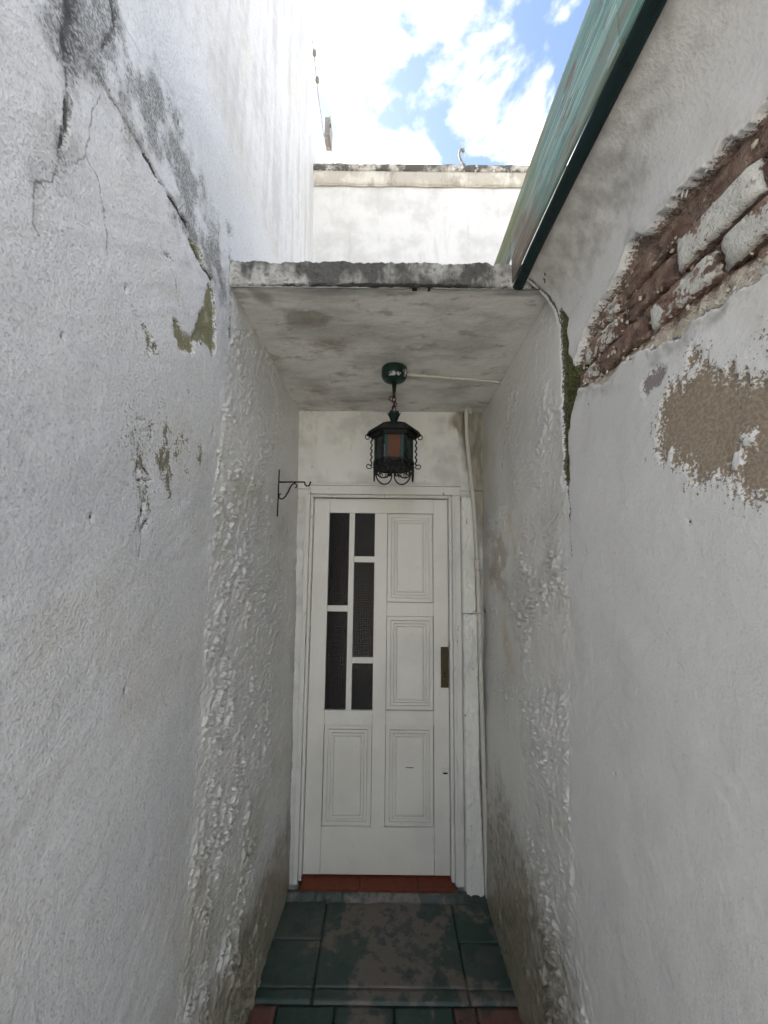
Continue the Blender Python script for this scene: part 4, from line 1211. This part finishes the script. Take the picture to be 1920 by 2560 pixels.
# ------------------------------------------------------------------ parapet behind the canopy
par = wall_piece('parapet_wall', -0.62, 2.2, 2.70, 4.475, 0.36, MT['parapet'], None, res=0.02, depth=0.25, seed=640)
tag(par, 'bright white parapet wall rising behind the canopy below the sky', 'wall')
def coping_piece(name, x0, x1, prof, mat, parent, seed, amp, res=0.008):
    Xs = np.linspace(x0, x1, int((x1 - x0) / res))
    prof = np.array(prof)
    V = np.zeros((len(Xs) * len(prof), 3))
    V[:, 0] = np.repeat(Xs, len(prof))
    V[:, 1] = np.tile(prof[:, 0], len(Xs)); V[:, 2] = np.tile(prof[:, 1], len(Xs))
    zt = prof[:, 1].max(); zb = prof[:, 1].min()
    w = np.tile((prof[:, 1] - zb) / (zt - zb), len(Xs))
    n = fbm(V[:, 0] * 7, V[:, 0] * 0 + seed, 4, seed) ; n2 = fbm(V[:, 0] * 30, V[:, 2] * 30 + V[:, 1] * 30, 3, seed + 2)
    V[:, 2] += amp * (w * n * 1.6 + 0.5 * n2 * w)
    V[:, 1] += amp * 0.4 * n2
    m_ = len(prof)
    i, j = np.meshgrid(np.arange(len(Xs) - 1), np.arange(m_), indexing='ij')
    a = (i * m_ + j).ravel(); b = (i * m_ + (j + 1) % m_).ravel()
    F = np.stack([a, b, b + m_, a + m_], 1)
    me = np_mesh(name, V, F)
    bmx = bmesh.new(); bmx.from_mesh(me); bmesh.ops.recalc_face_normals(bmx, faces=bmx.faces[:]); bmx.to_mesh(me); bmx.free()
    return link(name, me, mat, parent)
coping_piece('coping_moulding', -0.60, 2.2, [(0.62, 4.47), (0.345, 4.468), (0.338, 4.474), (0.332, 4.488), (0.328, 4.51), (0.322, 4.53), (0.320, 4.552), (0.62, 4.552)], MT['coping'], par, 5, 0.004)
coping_piece('coping_crust', -0.60, 2.2, [(0.62, 4.553), (0.317, 4.553), (0.312, 4.565), (0.311, 4.585), (0.314, 4.60), (0.322, 4.615), (0.335, 4.624), (0.40, 4.632), (0.62, 4.632)], MT['copingtop'], par, 9, 0.009)
tube('drip_bead', [(x, 0.350 - 0.002 * math.sin(x * 9), 4.464 + 0.003 * math.sin(x * 14) + 0.002 * math.sin(x * 37)) for x in np.linspace(-0.53, 1.6, 120)], 0.004, MT['coping'], par, 6)

# iron scroll standing on the parapet
hk = [(0.62, 0.36, 4.632), (0.600, 0.355, 4.650), (0.578, 0.35, 4.672), (0.562, 0.347, 4.70), (0.557, 0.345, 4.73), (0.560, 0.345, 4.755), (0.570, 0.345, 4.768), (0.582, 0.345, 4.768), (0.589, 0.345, 4.758), (0.586, 0.345, 4.748)]
o = tube('iron_scroll', hk, [0.008, 0.008, 0.008, 0.008, 0.008, 0.009, 0.011, 0.012, 0.012, 0.010], MT['greymetal'], None, 8)
tag(o, 'small curled metal scroll standing on top of the parapet', 'scroll')

# ------------------------------------------------------------------ things high on the left wall
fbx = empty('wall_box', (float(XL(0.85, 5.40)), 0.85, 5.42))
def fpart(o):
    o.parent = fbx; o.matrix_parent_inverse = Matrix.Translation(-Vector(fbx.location)); return o
bm = box_bm(-0.553, -0.508, 0.78, 0.92, 5.425, 5.605, 0.004)
fpart(link('housing', bm_mesh('housing', bm), MT['greymetal']))
fpart(box('cover', -0.5075, -0.499, 0.77, 0.93, 5.415, 5.615, MT['greymetal'], None, 0.003))
fpart(box('hinge', -0.501, -0.492, 0.764, 0.772, 5.48, 5.52, MT['tin'], None, 0.001))
tag(fbx, 'grey metal box fixed near the top of the tall wall', 'box')
cab = empty('overhead_cable', (-0.55, 0.2, 5.3))
def cpart(o):
    o.parent = cab; o.matrix_parent_inverse = Matrix.Translation(-Vector(cab.location)); return o
cy = np.linspace(0.10, 0.77, 20)
cpart(tube('wire', [(float(XL(y, 5.33)) + 0.010 + 0.003 * math.sin(y * 11), y, 5.345 + 0.07 * (y - 0.1)) for y in cy], 0.003, MT['greymetal'], None, 6))
for y in (0.17, 0.33):
    cpart(link('insulator', bm_mesh('insulator', lathe_bm([(0.006, -0.02), (0.014, -0.016), (0.014, -0.004), (0.009, 0.0), (0.014, 0.006), (0.012, 0.018), (0.005, 0.02)], 12, (float(XL(y, 5.33)) + 0.018, y, 5.345)), True), MT['greymetal']))
tag(cab, 'thin cable on insulators along the top of the tall wall', 'cable')

# ------------------------------------------------------------------ pipe beside the door
pipe = empty('wall_pipe', (0.55, -0.1, 0.0))
def pz(z):
    return (float(np.interp(z, [0.0, 0.4, 1.05, 1.41, 1.67, 1.91, 2.14, 2.38, 2.60], [0.556, 0.551, 0.543, 0.539, 0.533, 0.524, 0.506, 0.486, 0.484])), -0.100, z)
def ppart(o):
    o.parent = pipe; o.matrix_parent_inverse = Matrix.Translation(-Vector(pipe.location)); return o
ppart(tube('pipe_run', [pz(z) for z in np.linspace(0.02, 1.66, 30)], 0.0125, MT['pipe'], None, 12))
ppart(tube('pipe_run', [pz(z) for z in np.linspace(1.66, 2.585, 24)], 0.0110, MT['pipe'], None, 12))
ppart(tube('coupling', [pz(1.635), pz(1.655), pz(1.68), pz(1.70)], [0.0165, 0.0175, 0.0175, 0.0155], MT['pipe'], None, 12))
ppart(tube('clip', [(0.505, -0.072, 1.405), (0.515, -0.112, 1.408), (0.539, -0.1185, 1.41), (0.560, -0.108, 1.41), (0.574, -0.09, 1.41)], 0.0045, MT['pipe'], None, 6))
ppart(tube('clamp_bar', [(0.440, -0.102, 2.545), (0.470, -0.114, 2.548), (0.520, -0.112, 2.55)], 0.005, MT['pipe'], None, 6))
ppart(tube('pipe_stub', [(0.508, -0.09, 2.53), (0.511, -0.092, 2.565), (0.511, -0.092, 2.585)], 0.012, MT['pipe'], None, 10))
tag(pipe, 'thin painted pipe running up the corner right of the door', 'pipe')

# ceiling wire
wr = tube('ceiling_wire', [(0.118, -0.462, 2.580), (0.25, -0.445, 2.578), (0.40, -0.425, 2.577), (0.52, -0.410, 2.576), (0.582, -0.402, 2.576), (0.588, -0.402, 2.568), (0.591, -0.402, 2.564)], [0.0085, 0.008, 0.007, 0.006, 0.005, 0.003, 0.003], MT['pipe'], None, 8)
tag(wr, 'plaster coated wire running across the canopy underside from the lantern', 'wire')

# iron plant bracket on the left
bx_ = float(XL(-0.45, 2.0)) + 0.018
pb_ = empty('plant_bracket', (bx_, -0.45, 2.0))
def bpart(o):
    o.parent = pb_; o.matrix_parent_inverse = Matrix.Translation(-Vector(pb_.location)); return o
bpart(box('back_bar', bx_ - 0.004, bx_ + 0.001, -0.4535, -0.4465, 1.885, 2.108, MT['iron'], None, 0.001))
arm = [(bx_ + 0.001, -0.45, 2.048), (bx_ + 0.10, -0.45, 2.049), (bx_ + 0.120, -0.45, 2.049)]
bpart(tube('arm', arm, 0.0038, MT['iron'], None, 8))
bpart(tube('hook', [(bx_ + 0.120, -0.45, 2.049), (bx_ + 0.122, -0.45, 2.038), (bx_ + 0.130, -0.45, 2.030), (bx_ + 0.141, -0.45, 2.032), (bx_ + 0.146, -0.45, 2.042), (bx_ + 0.147, -0.45, 2.052)], 0.0036, MT['iron'], None, 8))
sc = []
for k in range(14):
    a = R(60) + R(270) * (1 - k / 13); r_ = 0.006 + 0.012 * (k / 13)
    sc.append((bx_ + 0.015 + r_ * math.cos(a + R(150)), -0.45, 1.985 + r_ * math.sin(a + R(150))))
mid = [(bx_ + 0.034, -0.45, 1.982), (bx_ + 0.044, -0.45, 2.000), (bx_ + 0.052, -0.45, 2.022), (bx_ + 0.062, -0.45, 2.038), (bx_ + 0.074, -0.45, 2.043), (bx_ + 0.083, -0.45, 2.036), (bx_ + 0.084, -0.45, 2.026), (bx_ + 0.077, -0.45, 2.021)]
pre = [(bx_ + 0.010, -0.45, 1.993), (bx_ + 0.003, -0.45, 1.988), (bx_ + 0.002, -0.45, 1.977), (bx_ + 0.009, -0.45, 1.969), (bx_ + 0.020, -0.45, 1.968)]
bpart(tube('scroll', pre + mid, 0.0034, MT['iron'], None, 8))
tag(pb_, 'black iron plant hanger bracket with scroll on the left wall', 'bracket')

# ------------------------------------------------------------------ lantern
LXc, LYc = 0.060, -0.50
lan = empty('hanging_lantern', (LXc, LYc, 2.05))
def lpart(o, p=None):
    o.parent = p or lan
    if p is None:
        o.matrix_parent_inverse = Matrix.Translation(-Vector(lan.location))
    return o
c0 = (LXc, LYc, 0)
cup = lpart(link('ceiling_cup', bm_mesh('ceiling_cup', lathe_bm([(0.056, 2.592), (0.060, 2.588), (0.0605, 2.556), (0.058, 2.544), (0.050, 2.532), (0.036, 2.525), (0.016, 2.522)], 28, c0), True), MT['cup']))
# flaked white patches low on the cup
rnd = random.Random(3)
for (a0, a1, zl, zh) in ((R(-120), R(-88), 2.532, 2.546), (R(-80), R(-62), 2.533, 2.545), (R(-40), R(-22), 2.538, 2.572), (R(-52), R(-45), 2.552, 2.562)):
    bm = bmesh.new(); rr = []
    for zq in np.linspace(zl, zh, 4):
        rad = float(np.interp(zq, [2.525, 2.532, 2.544, 2.556, 2.588], [0.036, 0.050, 0.058, 0.0605, 0.060])) + 0.0008
        rr.append([bm.verts.new((LXc + rad * math.cos(a + rnd.uniform(-.06, .06)), LYc + rad * math.sin(a), zq + rnd.uniform(-.003, .003))) for a in np.linspace(a0, a1, 7)])
    for A_, B_ in zip(rr, rr[1:]):
        for k in range(6): bm.faces.new((A_[k], A_[k + 1], B_[k + 1], B_[k]))
    bmesh.ops.solidify(bm, geom=bm.faces[:], thickness=0.0006)
    lpart(link('paint_flake', bm_mesh('paint_flake', bm, True), MT['pil']), cup)
lpart(tube('stem', [(LXc, LYc, 2.524), (LXc, LYc, 2.50), (LXc, LYc, 2.475), (LXc + 0.001, LYc, 2.445)], [0.012, 0.010, 0.008, 0.005], MT['iron'], None, 10))
def chain_link(z, h, w, ang, tilt=0):
    pts = []
    for k in range(16):
        t = 2 * math.pi * k / 16
        x = w * math.cos(t); zz_ = h * math.sin(t)
        x2 = x * math.cos(tilt) - zz_ * math.sin(tilt); z2 = x * math.sin(tilt) + zz_ * math.cos(tilt)
        pts.append((LXc + x2 * math.cos(ang), LYc + x2 * math.sin(ang), z + z2))
    return lpart(tube('chain_link', pts, 0.0026, MT['iron'], None, 6, True))
chain_link(2.437, 0.016, 0.009, 0.3); chain_link(2.415, 0.015, 0.009, 1.8); chain_link(2.393, 0.015, 0.009, 0.3)
lpart(tube('cord', [(LXc + .004, LYc - .006, 2.47), (LXc - .006, LYc - .010, 2.452), (LXc - .022, LYc - .012, 2.444), (LXc - .025, LYc - .012, 2.433), (LXc - .010, LYc - .012, 2.422), (LXc + .012, LYc - .010, 2.415), (LXc + .010, LYc - .010, 2.402), (LXc - .006, LYc - .010, 2.388), (LXc - .016, LYc - .008, 2.372), (LXc - .004, LYc, 2.36)], 0.0028, MT['wire'], None, 6))
# crown: flared six-point cup
bm = bmesh.new()
prof = [(0.010, 2.322), (0.015, 2.328), (0.020, 2.345), (0.030, 2.362)]
NC = 12; rr = []
for i, (r_, zq) in enumerate(prof):
    rr.append([bm.verts.new((LXc + (r_ + (0.004 if i == 3 and k % 2 == 0 else 0)) * math.cos(2 * math.pi * k / NC), LYc + (r_ + (0.004 if i == 3 and k % 2 == 0 else 0)) * math.sin(2 * math.pi * k / NC), zq + (0.012 if i == 3 and k % 2 == 0 else 0))) for k in range(NC)])
for A_, B_ in zip(rr, rr[1:]):
    for k in range(NC): bm.faces.new((A_[k], A_[(k + 1) % NC], B_[(k + 1) % NC], B_[k]))
bmesh.ops.solidify(bm, geom=bm.faces[:], thickness=0.0015)
lpart(link('crown', bm_mesh('crown', bm), MT['greeniron']))
# roof: shallow hexagon with drooping skirt
PH = R(0)
def hexpt(r_, k, z):
    a = PH + math.pi / 3 * k
    return (LXc + r_ * math.cos(a), LYc + r_ * math.sin(a), z)
bm = bmesh.new()
prof = [(0.014, 2.324), (0.055, 2.314), (0.096, 2.297), (0.118, 2.282), (0.129, 2.262)]
rr = [[bm.verts.new(hexpt(r_, k, z_)) for k in range(6)] for r_, z_ in prof]
for A_, B_ in zip(rr, rr[1:]):
    for k in range(6): bm.faces.new((A_[k], A_[(k + 1) % 6], B_[(k + 1) % 6], B_[k]))
bm.faces.new(rr[0])
bmesh.ops.solidify(bm, geom=bm.faces[:], thickness=0.0016)
roof = lpart(link('lantern_roof', bm_mesh('lantern_roof', bm), MT['tin']))
bm = lathe_bm([(0.106, 2.276), (0.110, 2.262), (0.100, 2.246)], 6, c0, PH)
lpart(link('roof_collar', bm_mesh('roof_collar', bm), MT['iron']))
def spiral(cx, cz, r0, r1, a0, a1, n=18):
    return [(cx + (r0 + (r1 - r0) * k / (n - 1)) * math.cos(a0 + (a1 - a0) * k / (n - 1)), cz + (r0 + (r1 - r0) * k / (n - 1)) * math.sin(a0 + (a1 - a0) * k / (n - 1))) for k in range(n)]
def radial(pts2, ang):
    return [(LXc + u * math.cos(ang), LYc + u * math.sin(ang), v) for u, v in pts2]
for k in range(6):
    a = PH + math.pi / 3 * k
    lpart(tube('roof_curl', radial([(0.116, 2.268)] + spiral(0.120, 2.253, 0.014, 0.006, R(60), R(-200), 14), a), 0.0022, MT['iron'], None, 6), roof)
# body
RB, ZB0, ZB1 = 0.089, 2.138, 2.256
for k in range(6):
    p0 = Vector(hexpt(RB, k, 0)); p1 = Vector(hexpt(RB, k + 1, 0))
    t = (p1 - p0); L_ = t.length; t.normalize(); nrm_ = Vector((t.y, -t.x, 0))
    def slab(name, u0, u1, z0, z1, th, off, mat, parent=None):
        bm = bmesh.new()
        vs = []
        for d in (off, off + th):
            for (u, zq) in ((u0, z0), (u1, z0), (u1, z1), (u0, z1)):
                q = p0 + t * u + nrm_ * d
                vs.append(bm.verts.new((q.x, q.y, zq)))
        for f in ((0, 1, 2, 3), (7, 6, 5, 4), (0, 4, 5, 1), (1, 5, 6, 2), (2, 6, 7, 3), (3, 7, 4, 0)):
            bm.faces.new([vs[i] for i in f])
        return lpart(link(name, bm_mesh(name, bm), MT[mat]), parent)
    ga = slab('glass', 0.006, L_ - 0.006, ZB0 + 0.004, ZB1 - 0.004, 0.002, -0.004, 'amber' if k in (4, 1) else 'greyglass')
    slab('side_strip', 0.002, 0.018, ZB0, ZB1, 0.002, 0.0, 'greeniron'); slab('side_strip', L_ - 0.018, L_ - 0.002, ZB0, ZB1, 0.002, 0.0, 'greeniron')
    slab('base_strip', 0.001, L_ - 0.001, ZB0 - 0.014, ZB0 + 0.004, 0.002, 0.003, 'iron')
    # twisted corner bar
    a = PH + math.pi / 3 * k
    pts = []
    for j in range(26):
        zq = 2.258 - j * (2.258 - 2.118) / 25
        rr_ = RB + 0.014 + 0.0035 * math.cos(j * 1.25)
        pts.append((LXc + rr_ * math.cos(a) - 0.0035 * math.sin(j * 1.25) * math.sin(a), LYc + rr_ * math.sin(a) + 0.0035 * math.sin(j * 1.25) * math.cos(a), zq))
    lpart(tube('twisted_bar', pts, 0.0034, MT['iron'], None, 6))
    # side curl at the foot of each bar
    lpart(tube('foot_curl', radial([(RB + 0.010, 2.120)] + spiral(0.114, 2.118, 0.015, 0.005, R(200), R(520), 18), a), 0.0024, MT['iron'], None, 6))
    # hanging double scroll on each face
    fa = PH + math.pi / 3 * k               # bows hang below the corners, between the face centres
    mid = Vector((LXc + 0.088 * math.cos(fa + R(60)), LYc + 0.088 * math.sin(fa + R(60)), 0))
    t = Vector((-math.sin(fa + R(60)), math.cos(fa + R(60)), 0))
    half = 0.044
    bow = []
    for j in range(25):
        th = math.pi + math.pi * j / 24
        bow.append((half * math.cos(th), 2.098 + 0.050 * math.sin(th)))
    lsp = spiral(-half + 0.012, 2.098, 0.012, 0.004, R(180), R(-260), 14)
    rsp = [(-u, v) for u, v in lsp]
    shape = lsp[::-1] + bow[1:-1] + rsp
    lpart(tube('hanging_scroll', [(mid.x + t.x * u, mid.y + t.y * u, v) for u, v in shape], 0.0033, MT['iron'], None, 6))
    inn = [(u * 0.5, v) for u, v in [( -0.03 + 0.03 * j / 8, 2.083 + 0.010 * math.sin(math.pi * j / 8)) for j in range(9)]]
    c1 = spiral(-0.012, 2.090, 0.010, 0.003, R(250), R(-120), 14)
    for sg in (1, -1):
        lpart(tube('inner_curl', [(mid.x + t.x * u * sg, mid.y + t.y * u * sg, v) for u, v in c1], 0.0020, MT['iron'], None, 6))
    # band of curls round the base
    mid = (p0 + p1) / 2 + nrm_ * 0.010
    t = (p1 - p0).normalized()
    ring = spiral(0, 2.122, 0.013, 0.006, R(0), R(400), 18)
    for sg in (-0.022, 0.022):
        lpart(tube('base_curl', [(mid.x + t.x * (u + sg), mid.y + t.y * (u + sg), v) for u, v in ring], 0.0026, MT['iron'], None, 6))
lpart(link('base_ring', bm_mesh('base_ring', lathe_bm([(0.070, 2.118), (0.092, 2.118), (0.096, 2.110), (0.088, 2.100), (0.070, 2.104)], 6, c0, PH)), MT['iron']))
lpart(link('bulb_holder', bm_mesh('bulb_holder', lathe_bm([(0.018, 2.262), (0.018, 2.215), (0.014, 2.210)], 14, c0), True), MT['greeniron']))
tag(lan, 'dark green wrought iron lantern with amber glass hanging from the canopy', 'lantern')
